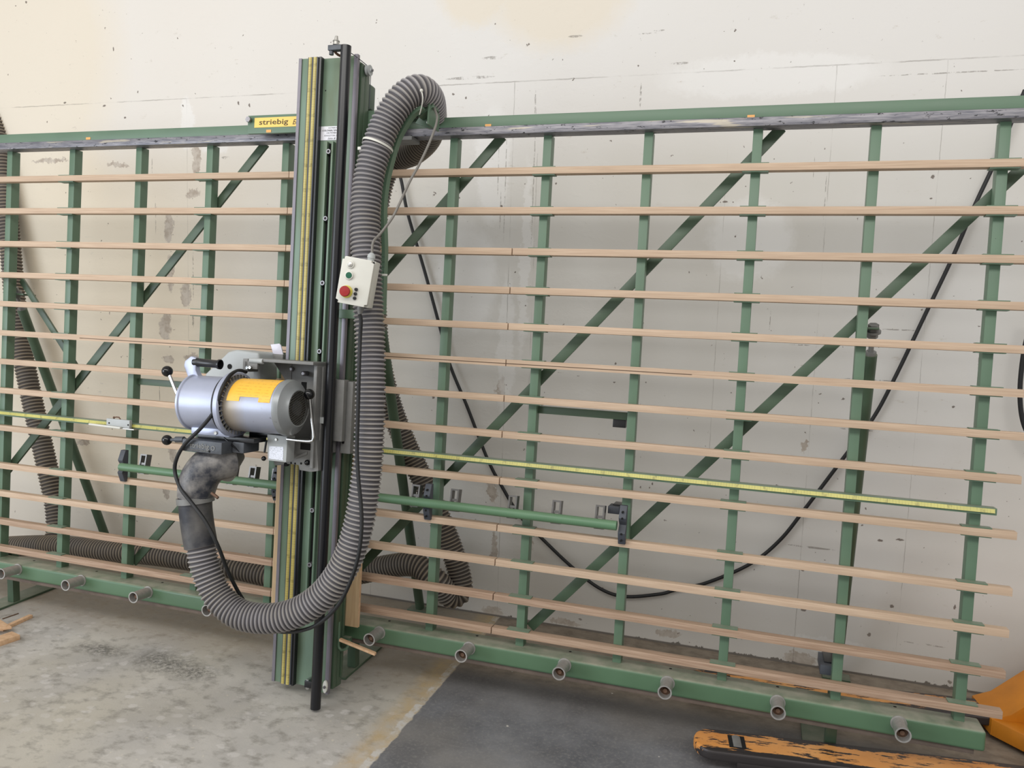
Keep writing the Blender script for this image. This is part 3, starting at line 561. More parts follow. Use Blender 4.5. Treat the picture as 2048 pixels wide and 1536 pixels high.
# long side box under the carriage, and the bottom hardware
MB().box(2.0645, 2.070, -0.30, 1.90, 0.086, 0.100).build('side_rib', 'green_dark', CL, 0.001)
q = P(655, 1370, 0.172); MB().prism([(q.x + 0.0185 * math.sin(t) * 0.55, q.y + 0.026 * math.cos(t)) for t in [i * math.pi / 10 for i in range(20)]], 0.185, 0.194).build('roller_cap', 'white_plastic', CL, 0.001)
MB().cyl((q.x, q.y, 0.194), (q.x, q.y, 0.200), 0.006, 6).build('bolt', 'steel', CL)
for (x, y, mt) in ((614, 1363, 'chrome'), (614, 1376, 'chrome')):
    q = P(x, y, 0.20); MB().lathe((q.x, q.y, 0.169), (0, 0, 1), [(0, .009), (.03, .009)], 6).build('bolt', mt, CL)
q = P(615, 1369, 0.2); MB().box(q.x - 0.012, q.x + 0.04, q.y - 0.012, q.y + 0.016, 0.181, 0.205).build('pole_clamp', 'black', CL, 0.002)
# black pole in front of the column
pole = MB().lathe((2.0447, -0.375, 0.250), (0, 1, 0), [(0, 0.014), (0, 0.0205), (2.628, 0.0205), (2.628, 0.017)], 28).build('black_pole', 'pole', CL)
q = P(664, 96, 0.25); pc = MB().box(q.x - 0.012, 2.03, q.y - 0.012, q.y + 0.008, 0.236, 0.262).build('pole_bracket', 'gray_dark', CL, 0.002)
MB().cyl((q.x - 0.002, q.y - 0.026, 0.249), (q.x - 0.002, q.y - 0.01, 0.249), 0.009, 14).build('screw', 'gray_dark', pc)
q = P(672, 90, 0.25); MB().lathe((q.x, q.y, 0.249), (0, 1, 0), [(0, 0.013), (0.012, 0.012), (0.013, 0.014), (0.017, 0.013), (0.018, 0.008), (0.034, 0.006), (0.036, 0.003)], 18).build('cable_gland', 'alu', pc)
tube('hoist_wire', [P(670, 98, 0.245), P(671, 106, 0.24), P(681, 112, 0.22)], 0.005, 'rust', pc, n=8)
# carriage arm that rides on the top beam, with the maker's plate
ca = MB(); ca.box(1.482, 2.20, 1.978, 2.056, 0.062, 0.078); ca = ca.build('carriage_arm', 'green', CL, 0.002)
MB().box(1.484, 2.335, 2.046, 2.056, -0.03, 0.062).build('carriage_deck', 'green_dark', ca, 0.001)
q = P(497, 239, 0.09); MB().lathe((q.x, q.y, 0.078), (0, 0, 1), [(0, 0.008), (0.006, 0.008), (0.006, 0.0125), (0.018, 0.0125)], 6).build('bolt', 'steel', ca)
a = P(509.5, 236, 0.079); b = P(509.5, 255.5, 0.079)
MB().box(a.x, 1.80, b.y, a.y, 0.078, 0.0795).build('maker_plate', 'yellow', ca)
a = P(517.5, 249.5, 0.08); text('lettering', 'striebig', 0.0315, a.x, a.y, 0.0796, 'brown_ink', ca, 0.0004, width=P(575.5, 249, 0.08).x - a.x, bold=0.0004)
a = P(584.5, 248, 0.08); text('lettering', 'Economic', 0.030, a.x, a.y - 0.001, 0.0796, 'brown_ink', ca, 0.0004, shear=0.35, sx=0.85, bold=0.0004)
q = P(537, 262, 0.08); MB().box(q.x - 0.012, q.x + 0.012, q.y - 0.006, q.y + 0.006, 0.078, 0.0792).build('tape_mark', 'orange_tape', ca)
MB().box(1.86, 2.24, 1.945, 1.962, -0.05, 0.03).build('under_roller_plate', 'gray_cast', ca, 0.003)
# distributor plate
lb = MB().box(1.9005, 2.02, 1.914, 1.970, 0.1682, 0.1700).build('distributor_plate', 'white', CL)
for body, v, sz, u, wd in [('DISTRIBUTED BY', 1.961, 0.0065, 1.934, 0.062), ('COLONIAL SAW CO.', 1.9498, 0.0095, 1.907, 0.092), ('100 PEMBROKE ST.', 1.9400, 0.0085, 1.926, 0.078), ('KINGSTON, MA.', 1.9295, 0.0085, 1.917, 0.070)]:
    text('lettering', body, sz, u, v, 0.1701, 'ink', lb, 0.0002, width=wd, bold=0.0002 if 'SAW' in body else 0)
text('lettering', 'Sales & Service', 0.0105, 1.932, 1.9175, 0.1701, 'ink', lb, 0.0002, shear=0.5, width=0.075)
# hose carrier: end bracket on the beam and the bent arm that holds the hose and the switch box
hb = MB(); a = P(838, 222, 0.13)
hb.prism([(P(x, y, 0.12).x, P(x, y, 0.12).y) for x, y in [(844, 216), (867, 206), (867, 251), (854, 254), (826, 243)]], 0.09, 0.10)
hb.prism([(P(x, y, 0.15).x, P(x, y, 0.15).y) for x, y in [(836, 220), (866, 204), (866, 214), (836, 234)]], 0.09, 0.15)
hb.box(P(868, 230, 0.1).x, P(868, 230, 0.1).x + 0.008, P(868, 258, 0.1).y, P(868, 204, 0.1).y, 0.06, 0.165)
hb = hb.build('hose_bracket', 'green', CL, 0.002)
q = P(853, 226, 0.10); MB().lathe((q.x, q.y, 0.10), (0, 0, 1), [(0, 0.016), (0.012, 0.016), (0.012, 0.008), (0.018, 0.008)], 20).build('roller', 'black', hb)
q = P(859.5, 245, 0.10); MB().lathe((q.x, q.y, 0.10), (0, 0, 1), [(0, 0.011), (0.012, 0.010), (0.014, 0.006)], 20).build('bolt', 'alu', hb)
arm = [P(846, 216, 0.19), P(827, 229, 0.195), P(808, 257, 0.20), P(794, 286, 0.20), P(780, 335, 0.21), P(772, 375, 0.215), P(768, 425, 0.22), P(770, 500, 0.22), P(768, 560, 0.22), P(766, 628, 0.22)]
c, _ = resample(catmull(arm, 0.01), 0.02); m = MB()
for p_, q_ in zip(c, c[1:]):
    d = (q_ - p_).normalized(); s_ = d.cross(Vector((0, 0, 1))).normalized(); m.bar(p_ - d * 0.001, q_ + d * 0.001, s_ * 0.014, (0, 0, 0.03))
m.build('hose_arm', 'green', CL, 0)
MB().box(2.02, P(762, 600, 0.22).x, P(762, 640, 0.2).y, P(762, 622, 0.2).y, 0.19, 0.205).build('arm_foot', 'green', CL, 0.002)
# guard loop beside the bottom wheel
tube('wheel_guard', [P(678, 1243, 0.12), P(677, 1280, 0.12), P(677, 1292, 0.12), P(682, 1300, 0.12), P(694, 1296, 0.12), P(699, 1282, 0.12)], 0.006, 'green', CL)
q = P(690, 1283, 0.1); MB().box(q.x - 0.02, q.x + 0.022, q.y - 0.03, q.y + 0.018, 0.075, 0.10).build('wheel_bracket', 'green_dark', CL, 0.006)
# ---------------------------------------------------------------- saw unit
SU = thing('saw_unit', 'silver saw motor with yellow label and black ball levers mounted on the column', 'saw motor', MF @ Vector((1.95, 0.60, 0.30)))
AV, AW = 0.842, 0.420
ax = lambda u: Vector((u, AV + (u - 1.95) * 0.02, AW))
A = Vector((1, 0.02, 0)).normalized()
uL = P(386, 812, AW).x; uF = P(476, 806, AW).x; uR = P(580, 812, AW).x; uG = P(598, 813, AW).x
m = MB(); m.lathe(ax(uL), A, [(0, 0.0), (0, 0.104), (0.006, 0.110), (0.014, 0.110), (0.018, 0.105), (uF - uL - 0.035, 0.105), (uF - uL - 0.03, 0.098), (uF - uL, 0.098)], 56)
mh = m.build('motor_housing', 'silver', SU)
MB().box(uL + 0.03, uF + 0.0, AV - 0.130, AV - 0.098, AW - 0.05, AW + 0.045).build('housing_foot', 'silver', mh, 0.008)
q = P(432, 866, AW + 0.046); MB().cyl((q.x, q.y, AW + 0.044), (q.x, q.y, AW + 0.051), 0.007, 6).build('bolt', 'alu', mh)
MB().lathe(ax(uF - 0.035), A, [(0, 0.10), (0, 0.116), (0.010, 0.116), (0.010, 0.10)], 56, False).build('rubber_ring', 'rubber', SU)
fl = MB(); fl.lathe(ax(uF - 0.022), A, [(0.0, 0.100), (0.0, 0.124), (0.004, 0.127), (0.020, 0.127), (0.024, 0.122), (0.024, 0.116), (0.004, 0.114), (0.0, 0.100)], 64, False); fl = fl.build('flange_ring', 'silver', SU)
MB().lathe(ax(uF - 0.018), A, [(0, 0.115), (0.012, 0.113), (0.012, 0.09)], 48, False).build('ring_gap', 'hole', fl)
m = MB()
for k in range(36):
    a_ = 2 * math.pi * k / 36; e = Vector((0, math.cos(a_), math.sin(a_))); t_ = Vector((0, -math.sin(a_), math.cos(a_)))
    c_ = ax(uF - 0.004); m.bar(c_ + e * 0.094, c_ + e * 0.117, t_ * 0.003, A * 0.018)
m.build('cooling_fins', 'alu', fl)
L = uR - uF
mb_ = MB().lathe(ax(uF), A, [(0, 0.098), (0.012, 0.102), (L - 0.012, 0.102)], 56).build('motor_body', 'motor', SU)
LG = uG - uR
cw = MB().lathe(ax(uR - 0.012), A, [(0, 0.1035), (0.002, 0.107), (0.016, 0.107), (0.026, 0.103), (LG - 0.002, 0.082), (LG + 0.008, 0.073), (LG + 0.012, 0.070), (LG + 0.012, 0.066), (LG - 0.01, 0.064)], 56, False).build('fan_cowl', 'cowl', SU)
MB().lathe(ax(uG - 0.012), A, [(0, 0.066), (0, 0)], 40, False).build('cowl_inside', 'hole', cw)
g = MB(); c_ = ax(uG); R_ = 0.0665
for k in range(-7, 8):
    d = k * 0.0088; h = math.sqrt(max(R_ ** 2 - d * d, 0))
    if h > 0.01:
        for (e1, e2) in ((Vector((0, 0.94, 0.34)), Vector((0, -0.34, 0.94))), (Vector((0, -0.34, 0.94)), Vector((0, 0.94, 0.34)))):
            g.bar(c_ + e1 * d - e2 * h, c_ + e1 * d + e2 * h, e1 * 0.0013, A * 0.0013)
g.build('fan_grille', 'wire', cw)
MB().lathe(ax(uG - 0.010), A, [(0, 0.030), (0.006, 0.028), (0.006, 0)], 24, False).build('fan_hub', 'gray_dark', cw)
# curved yellow label with its torn corner
def patch(u0, u1, a0, a1, r, name, mat, parent, n=24):
    m = MB(); vs = []; 
    for i in range(n + 1):
        a_ = a0 + (a1 - a0) * i / n
        for u in (u0, u1):
            c_ = ax(u); vs.append(c_ + Vector((0, math.sin(a_), math.cos(a_))) * r)
    m.add(vs, [(2 * i, 2 * i + 1, 2 * i + 3, 2 * i + 2) for i in range(n)]); return m.build(name, mat, parent)
ul0, ul1 = uF + 0.022, uR - 0.022
lbp = patch(ul0, ul1, math.radians(22), math.radians(104), 0.1028, 'motor_label', 'motor_label', mb_)
patch(ul0, ul0 + 0.055, math.radians(12), math.radians(22.01), 0.1028, 'label_tab', 'motor_label', lbp, 6); patch(ul1 - 0.05, ul1, math.radians(12), math.radians(22.01), 0.1028, 'label_tab', 'motor_label', lbp, 6)
# grab handle
hp = [P(x, y, AW) for x, y in [(374, 722), (372, 732), (384, 765), (388, 770), (440, 775), (452, 768), (412, 762), (400, 750), (396, 740), (396, 716), (386, 712)]]
MB().prism([(p_.x, p_.y) for p_ in hp], AW - 0.014, AW + 0.014).build('handle_bracket', 'silver', SU, 0.006)
a = P(389, 724, AW); b = P(441, 729, AW); hr = MB().lathe(a, b - a, [(0, 0.017), (0.008, 0.019), (0.02, 0.0165), ((b - a).length - 0.014, 0.0155), ((b - a).length - 0.008, 0.0195), ((b - a).length, 0.0195), ((b - a).length, 0.0165), ((b - a).length - 0.02, 0.015)], 24).build('handle_grip', 'black', SU)
# ball levers
def lever(pts, r, ballat, br_, name='lever_rod', mat='chrome'):
    t_ = tube(name, pts, r, mat, SU); MB().ball(ballat, br_, 28).build('ball_knob', 'black_gloss', t_)
lever([P(338, 748, 0.46), P(350, 778, 0.46), P(362, 806, 0.46)], 0.0065, P(334.5, 742.5, 0.46), 0.0215)
lever([P(338, 880, 0.44), P(355, 879, 0.44), P(372, 879, 0.44)], 0.0065, P(334, 880, 0.44), 0.0205, mat='gray_dark')
MB().cyl(P(352, 879, 0.44), P(368, 879, 0.44), 0.012, 16).build('lever_socket', 'gray_dark', SU)
tube('crank_rod', [P(619, 790, 0.40), P(622, 825, 0.40), P(627, 866, 0.40), P(627, 878, 0.40), P(621, 882, 0.40), P(600, 881, 0.40), P(574, 878, 0.40)], 0.0065, 'chrome', SU)
MB().ball(P(618.5, 788.5, 0.40), 0.0205, 28).build('ball_knob', 'black_gloss', SU)
lever([P(533, 880, 0.37), P(529, 905, 0.37)], 0.004, P(527.5, 917, 0.37), 0.0095, 'small_lever', 'black')
# cast block under the housing with raised lettering
def pb(x0, y0, x1, y1, w1, w0, name, mat, bev=0.003, parent=None, slope=True):
    pts = [P(x0, y0, w1), P(x1, y0, w1), P(x1, y1, w1), P(x0, y1, w1)]
    u0_, u1_ = sorted((pts[0].x, pts[1].x)); v0_, v1_ = pts[3].y, pts[0].y
    return MB().box(u0_, u1_, v0_, v1_, w0, w1).build(name, mat, parent or SU, bev)
q0, q1 = P(364, 892, 0.50), P(443, 902, 0.50)
cb = MB().box(q0.x, q1.x, q0.y - 0.018, q0.y + 0.028, 0.38, 0.50).build('cast_block', 'gray_dark', SU, 0.004)
text('lettering', 'striebig', 0.027, q0.x + 0.036, q0.y - 0.001, 0.5001, 'gray_cast', cb, 0.0015, width=0.088, bold=0.0003)
text('lettering', 'LUZERN-SWITZERLAND', 0.011, q0.x + 0.026, q0.y - 0.014, 0.5001, 'gray_cast', cb, 0.001, width=0.095)
MB().lathe((q0.x + 0.143, q0.y + 0.004, 0.5), (0, 0, 1), [(0, 0.0088), (0.002, 0.0088), (0.002, 0.006), (0, 0.006)], 20, False).build('boss', 'gray_cast', cb)
MB().cyl((q0.x + 0.127, q0.y - 0.01, 0.498), (q0.x + 0.127, q0.y - 0.01, 0.5006), 0.0045, 12).build('screw_hole', 'hole', cb)
MB().cyl((q0.x + 0.008, q0.y - 0.002, 0.498), (q0.x + 0.008, q0.y - 0.002, 0.5012), 0.006, 12).build('screw', 'steel', cb)
MB().box(q0.x + 0.02, q1.x + 0.10, q0.y + 0.0285, q0.y + 0.046, 0.36, 0.44).build('swivel_plate', 'black', SU, 0.003)
MB().box(q1.x + 0.001, q1.x + 0.055, q0.y - 0.015, q0.y + 0.028, 0.34, 0.44).build('hinge_lug', 'gray_dark', SU, 0.006)
m = MB().bar(P(458, 878, 0.42), P(482, 898, 0.42), (0.02, -0.02, 0), (0, 0, 0.05)); m.build('lock_latch', 'black', SU, 0.003)
# blade guard at the back
gp = [P(x, y, 0.20) for x, y in [(428, 748), (474, 704), (490, 700), (534, 706), (536, 720), (536, 760), (430, 776)]]
MB().prism([(p_.x, p_.y) for p_ in gp], 0.13, 0.26).build('blade_guard', 'gray_light', SU, 0.012, seg=4)
q = P(459, 733, 0.262); MB().cyl((q.x, q.y, 0.25), (q.x, q.y, 0.2625), 0.0105, 20).build('guard_hole', 'hole', SU)
pb(534, 707, 566, 722, 0.16, 0.13, 'splinter_shoe', 'gray_cast', 0.002)
sp = [P(x, y, 0.15) for x, y in [(540, 689), (557, 687), (560, 690), (565, 709), (545, 708)]]
MB().prism([(p_.x, p_.y) for p_ in sp], 0.14, 0.146).build('clear_flap', 'blue_plastic', SU, 0.001)
pb(486, 717, 496, 743, 0.33, 0.26, 'guard_lug', 'gray_cast', 0.002)
for x in (492, 498):
    q = P(x, 735, 0.345); MB().lathe((q.x, q.y, 0.33), (0, 0, 1), [(0, .0065), (.012, .0065)], 6).build('nut', 'chrome', SU)
# bracket that carries the motor
bk = MB(); a = P(496, 722, 0.34); b = P(634, 726, 0.30)
bk.box(a.x, 2.012, 1.006, 1.018, 0.200, 0.33)                       # top web
bk.box(1.84, 2.006, 0.66, 1.006, 0.2005, 0.212)                     # face plate
bk.box(1.998, 2.012, 0.60, 1.006, 0.205, 0.300)                      # right rib
bk.prism([(1.755, 1.006), (1.842, 1.006), (1.842, 0.90)], 0.205, 0.215)
bk.box(1.70, 1.76, 0.975, 1.0055, 0.31, 0.33)
bkt = bk.build('motor_bracket', 'gray_cast', SU, 0.002)
tube('pivot_bar', [Vector((a.x, 1.008, 0.325)), Vector((a.x + 0.06, 1.008, 0.325))], 0.011, 'gray_light', SU, n=16)
for (x, y, r_, h_) in ((582, 738, 0.0105, 0.008), (612, 747, 0.010, 0.03)):
    q = P(x, y, 0.22); MB().lathe((q.x, q.y, 0.212), (0, 0, 1), [(0, r_), (h_, r_), (h_ + 0.003, r_ * 0.6)], 6 if h_ < .02 else 16).build('bolt', 'steel', bkt)
q = P(608, 768, 0.213); MB().box(q.x - 0.012, q.x + 0.012, q.y - 0.03, q.y + 0.008, 0.211, 0.2135).build('plate_slot', 'hole', bkt)
# lower cast body of the carriage
lo = [P(x, y, 0.28) for x, y in [(574, 880), (634, 880), (638, 942), (622, 944), (600, 940), (598, 930), (580, 928), (551, 931), (549, 926), (546, 915), (560, 880)]]
lc = MB().prism([(p_.x, p_.y) for p_ in lo], 0.205, 0.285).build('cast_body', 'gray_cast', SU, 0.004)
MB().box(1.985, 2.016, lo[2].y, 1.0, 0.20, 0.26).build('body_rib', 'gray_cast', lc, 0.003)
for x, y, r_ in ((602, 927, 0.0045), (571, 929, 0.008), (582, 926, 0.004), (590, 927, 0.004)):
    q = P(x, y, 0.286); MB().cyl((q.x, q.y, 0.27), (q.x, q.y, 0.2858), r_, 14).build('screw_hole', 'hole', lc)
q = P(615, 925, 0.29); MB().ball(Vector((q.x, q.y, 0.292)), 0.0115, 18).build('index_knob', 'black_gloss', lc)
q = P(611, 893, 0.286); MB().box(q.x - 0.024, q.x + 0.024, q.y - 0.014, q.y + 0.014, 0.283, 0.2858).build('window_recess', 'hole', lc, 0.002)
q = P(606, 910, 0.286); MB().bar((q.x - 0.03, q.y - 0.012, 0.287), (q.x + 0.02, q.y + 0.01, 0.287), (0, 0.012, 0), (0, 0, 0.008)).build('cast_rib', 'gray_cast', lc, 0.002)
tp = [P(x, y, 0.38) for x, y in [(534, 868), (575, 873), (572, 925), (535, 921)]]
tx = MB().prism([(p_.x, p_.y) for p_ in tp], 0.325, 0.38).build('terminal_box', 'gray_light', SU, 0.004)
tp = [P(x, y, 0.3805) for x, y in [(539, 892), (567, 894), (566, 921), (538, 917)]]
MB().prism([(p_.x, p_.y) for p_ in tp], 0.380, 0.3812).build('name_plate', 'nameplate', tx)
q = P(553, 879, 0.38); MB().cyl((q.x, q.y, 0.38), (q.x, q.y, 0.385), 0.005, 14).build('screw', 'alu', tx)
MB().box(q.x - 0.14, q.x + 0.02, q.y - 0.0, q.y + 0.03, 0.30, 0.36).build('arm_bar', 'black', SU, 0.004)
# gray carriage around the column
a = P(625, 768, 0.225); b = P(700, 893, 0.2)
sc = MB(); sc.box(2.001, 2.094, 0.705, 0.952, 0.187, 0.228); sc.box(2.072, 2.118, 0.655, 0.946, 0.125, 0.200); sc.box(2.01, 2.05, 0.655, 0.80, 0.187, 0.21)
cg = sc.build('slide_carriage', 'gray_cast', SU, 0.005)
q = P(670, 878, 0.215); MB().cyl((2.085, 0.70, 0.2), (2.085, 0.70, 0.2013), 0.006, 14).build('screw_hole', 'hole', cg)
MB().box(2.004, 2.03, 0.775, 0.80, 0.228, 0.262).build('stop_lug', 'gray_light', cg, 0.002)
for v in (0.915, 0.72): MB().box(2.118, 2.132, v - 0.015, v + 0.02, 0.14, 0.175).build('green_lug', 'green_dark', cg, 0.001)
# suction port, rubber elbow and sleeve down to the hose
po = MB(); a, b = P(470, 905, 0.32), P(440, 938, 0.40)
po.lathe(a, b - a, [(0, 0.045), ((b - a).length, 0.062)], 40); po.build('suction_port', 'gray_cast', SU)
MB().lathe(b, b - a, [(-0.012, 0.066), (0.002, 0.066)], 40).build('port_collar', 'alu', SU)
# ---------------------------------------------------------------- dust hose
DH = thing('dust_hose', 'thick gray corrugated hose looping from saw motor up over the top beam', 'hose', MF @ P(540, 1260, 0.42))
W = 0.44
el = [P(462, 918, 0.37), P(443, 922, 0.40), P(420, 931, 0.42), P(402, 952, 0.435), P(393, 980, W), P(391, 1012, W), P(395, 1050, W), P(402, 1092, W)]
c, Lc = resample(catmull(el, 0.008), 0.01); nC = len(c)
sweep(MB(), c[:int(nC * 0.56)], lambda i: 0.0735 if i < nC * 0.42 else 0.073 - 0.006 * (i / nC - 0.42) / 0.14, 44).build('rubber_elbow', 'elbow', DH)
sweep(MB(), c[int(nC * 0.50):], lambda i: 0.0625, 44).build('rubber_sleeve', 'sleeve', DH)
k = int(nC * 0.555); d = (c[k + 1] - c[k - 1]).normalized(); cp = c[k]
d2 = (d + Vector((0.12, 0.25, 0))).normalized()
cb_ = MB().lathe(cp, d2, [(-0.012, 0.064), (-0.012, 0.071), (0.012, 0.071), (0.012, 0.064)], 44, False).build('hose_clamp', 'gray_cast', DH)
tube('clamp_screw', [P(423, 986, 0.47), P(430, 991, 0.47), P(436, 996, 0.47)], 0.006, 'rust', cb_)
main = [P(402, 1092, W), P(412, 1140, W), P(436, 1192, 0.435), P(478, 1228, 0.43), P(540, 1237, 0.42), P(600, 1222, 0.405), P(652, 1184, 0.39), P(692, 1125, 0.38), P(716, 1055, 0.37), P(730, 975, 0.36), P(738, 890, 0.35), P(741, 780, 0.34), P(740, 680, 0.33),
    P(736, 600, 0.325), P(732, 510, 0.32), P(731, 430, 0.31), P(737, 360, 0.30), P(752, 300, 0.285), P(775, 240, 0.265), P(806, 196, 0.24), P(838, 180, 0.19), P(860, 198, 0.10), P(866, 235, -0.02), P(856, 275, -0.14), P(828, 303, -0.22), P(795, 318, -0.26),
    P(768, 350, -0.28), P(752, 430, -0.32), P(748, 560, -0.38), P(756, 700, -0.45), P(778, 800, -0.50), P(810, 885, -0.54), P(850, 970, -0.57), P(885, 1050, -0.58), P(914, 1130, -0.60), P(922, 1180, -0.60), P(900, 1192, -0.56), P(870, 1158, -0.50), P(830, 1130, -0.50), P(775, 1133, -0.52), P(720, 1145, -0.54), P(650, 1150, -0.56)]
main = main[:1] + main[1:]
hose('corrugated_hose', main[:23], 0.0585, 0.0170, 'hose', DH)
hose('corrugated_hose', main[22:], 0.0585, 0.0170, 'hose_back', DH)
# cable ties on the hose
def ring_at(i0, i1, t_, r, name, mat, wd=0.006):
    a_, b_ = main[i0], main[i1]; p_ = a_.lerp(b_, t_); MB().lathe(p_, b_ - a_, [(-wd, r - 0.002), (-wd, r), (wd, r), (wd, r - 0.002)], 40, False).build(name, mat, DH)
ring_at(17, 18, 0.15, 0.061, 'cable_tie', 'white_plastic', 0.004)
MB().box(*(lambda q: (q.x - 0.012, q.x + 0.004, q.y - 0.006, q.y + 0.006, q.z - 0.004, q.z + 0.006))(P(722, 297, 0.30))).build('tie_end', 'white_plastic', DH, 0.002)
tube('cable_tie', [P(843, 182, 0.262), P(846, 196, 0.262), P(843, 215, 0.24), P(839, 229, 0.22)], 0.0022, 'white_plastic', DH, n=6); MB().ball(P(843, 181, 0.262), 0.0065, 10).build('tie_head', 'white_plastic', DH)
# the other dust hoses near the wall
h2 = hose('wall_hose', [P(-40, 160, -0.78), P(-12, 240, -0.76), P(5, 330, -0.74), P(14, 420, -0.73), P(22, 510, -0.72), P(30, 600, -0.71), P(44, 700, -0.70), P(62, 790, -0.69), P(80, 870, -0.68), P(98, 950, -0.67), P(112, 1020, -0.66), P(112, 1075, -0.62), P(98, 1108, -0.56)], 0.060, 0.021, 'hose_back', world=False, n=30)
tag(h2, 'dusty gray corrugated hose hanging down the wall at the far left', 'hose')
h3 = hose('floor_hose', [P(560, 1156, -0.52), P(480, 1138, -0.52), P(400, 1122, -0.52), P(300, 1108, -0.53), P(200, 1100, -0.54), P(120, 1092, -0.56), P(40, 1092, -0.58), P(-60, 1098, -0.6)], 0.061, 0.020, 'hose_back', n=30)
tag(h3, 'brown-dusted corrugated hose lying along the floor behind the left frame', 'hose')
# ---------------------------------------------------------------- control box
CB = thing('control_box', 'white switch box with red emergency stop and green button hanging beside the hose', 'control box', MF @ P(700, 610, 0.42))
O = P(676, 562, 0.46)
c1, c2, c3, c4 = P(683, 514, 0.47), P(740, 524, 0.47), P(730, 612, 0.47), P(672, 604, 0.47)
fx = (c2 - c1); fy = (c4 - c1); fz = Vector((0.10, 0.02, -0.995)).normalized()
ex = fx.normalized(); ex = (ex + Vector((0, 0, -0.22))).normalized(); ey = (-fy).normalized(); ez = ex.cross(ey).normalized(); ey = ez.cross(ex).normalized()
BX = Matrix(((ex.x, ey.x, ez.x, c4.x), (ex.y, ey.y, ez.y, c4.y), (ex.z, ey.z, ez.z, c4.z), (0, 0, 0, 1)))
BW_, BH_ = 0.118, 0.170
BM = MF @ BX
sh = MB().box(0, BW_, 0, BH_, -0.072, -0.010).build('box_body', 'white_plastic', CB, 0.004, world=BM)
lid = MB(); lid.prism([(0.010, 0.0), (BW_ - 0.010, 0.0), (BW_ - 0.010, 0.008), (BW_, 0.010), (BW_, BH_ - 0.010), (BW_ - 0.010, BH_ - 0.008), (BW_ - 0.01, BH_), (0.010, BH_), (0.010, BH_ - 0.010), (0, BH_ - 0.012), (0, 0.012), (0.010, 0.010)], -0.0095, 0.012)
lid = lid.build('box_lid', 'white_plastic', CB, 0.0025, world=BM)
for x_, y_ in ((BW_ - 0.006, BH_ - 0.006), (0.004, 0.006)): MB().cyl((x_, y_, -0.009), (x_, y_, -0.004), 0.0035, 10).build('screw', 'black', sh, world=BM)
def btn(x_, y_, prof, mat, name, parent=lid):
    return MB().lathe((x_, y_, 0.012), (0, 0, 1), prof, 28, False).build(name, mat, parent, world=BM)
b_ = btn(0.034, 0.142, [(0, 0.0135), (0.005, 0.0135), (0.006, 0.010)], 'white_plastic', 'lamp_collar'); btn(0.034, 0.142, [(0.004, 0.0105), (0.008, 0.009), (0.010, 0)], 'alu', 'pilot_lamp')
btn(0.036, 0.103, [(0, 0.0145), (0.007, 0.0145), (0.008, 0.0115)], 'white_plastic', 'button_collar'); btn(0.036, 0.103, [(0.006, 0.0118), (0.009, 0.0112), (0.0095, 0)], 'green_button', 'start_button')
btn(0.036, 0.044, [(0, 0.0225), (0.004, 0.0225), (0.005, 0.010)], 'yellow_button', 'stop_collar'); btn(0.036, 0.044, [(0.004, 0.010), (0.016, 0.011), (0.017, 0.0185), (0.024, 0.0195), (0.028, 0.0175), (0.029, 0)], 'red', 'emergency_stop')
for y_ in (0.058, 0.042, 0.026): btn(0.070, y_, [(0, 0.0062), (0.006, 0.006), (0.007, 0)], 'black', 'small_button')
g1 = MB().lathe((0.090, BH_, -0.035), (0, 1, 0), [(-0.002, 0.013), (0.010, 0.013), (0.010, 0.015), (0.022, 0.014), (0.030, 0.006)], 14).build('cable_gland', 'gray_light', CB, world=BM)
g2 = MB().lathe((0.085, 0.0, -0.030), (0, -1, 0), [(-0.002, 0.013), (0.010, 0.013), (0.020, 0.010), (0.028, 0.006)], 14).build('cable_gland', 'gray_cast', CB, world=BM)
tt = P(771, 550, 0.30); MB().bar(tt - Vector((0.03, 0, 0)), tt + Vector((0.008, 0, 0)), (0, 0.008, 0), (0, 0, 0.006)).build('tie_end', 'white_plastic', CB, 0.002)
MB().box(0.02, 0.10, 0.05, 0.12, -0.085, -0.0725).build('mounting_plate', 'gray_cast', CB, 0.002, world=BM)
# ---------------------------------------------------------------- cables
gt = BX @ Vector((0.090, BH_ + 0.03, -0.035)); gb = BX @ Vector((0.085, -0.028, -0.03))
tag(tube('gray_cable', [P(868, 215, 0.13), P(874, 232, 0.17), P(873, 246, 0.19), P(868, 262, 0.21), P(856, 292, 0.24), P(838, 330, 0.28), P(820, 362, 0.31), P(800, 405, 0.34), P(785, 435, 0.36), P(762, 466, 0.38), P(747, 482, gt.z), gt + Vector((0, 0.02, 0)), gt], 0.0048, 'gray_cable', n=12), 'thin gray cable running down from the hose bracket into the switch box top', 'cable')
tag(tube('motor_cable', [gb, P(722, 640, gb.z - 0.005), P(720, 680, 0.41), P(718, 740, 0.42), P(716, 820, 0.425), P(714, 900, 0.43), P(717, 960, 0.44), P(722, 1010, 0.445), P(723, 1060, 0.45), P(716, 1115, 0.455), P(700, 1165, 0.45), P(678, 1208, 0.44), P(650, 1238, 0.42), P(620, 1256, 0.40), P(580, 1264, 0.37), P(540, 1258, 0.33), P(505, 1225, 0.33), P(478, 1186, 0.37),
    P(455, 1140, 0.44), P(436, 1092, 0.505), P(412, 1045, 0.52), P(385, 1008, 0.52), P(362, 978, 0.51), P(350, 945, 0.49), P(353, 918, 0.50), P(370, 888, 0.515), P(402, 856, 0.52), P(430, 820, 0.535), P(441, 785, 0.53), P(452, 762, 0.50), P(463, 748, 0.46), P(478, 741, 0.40), P(492, 744, 0.34)], 0.0072, 'rubber', n=12), 'black rubber cable hanging from switch box along the hose to the motor', 'cable')
wc = lambda x, y, d=0.03: WP(x, y, WY - d)
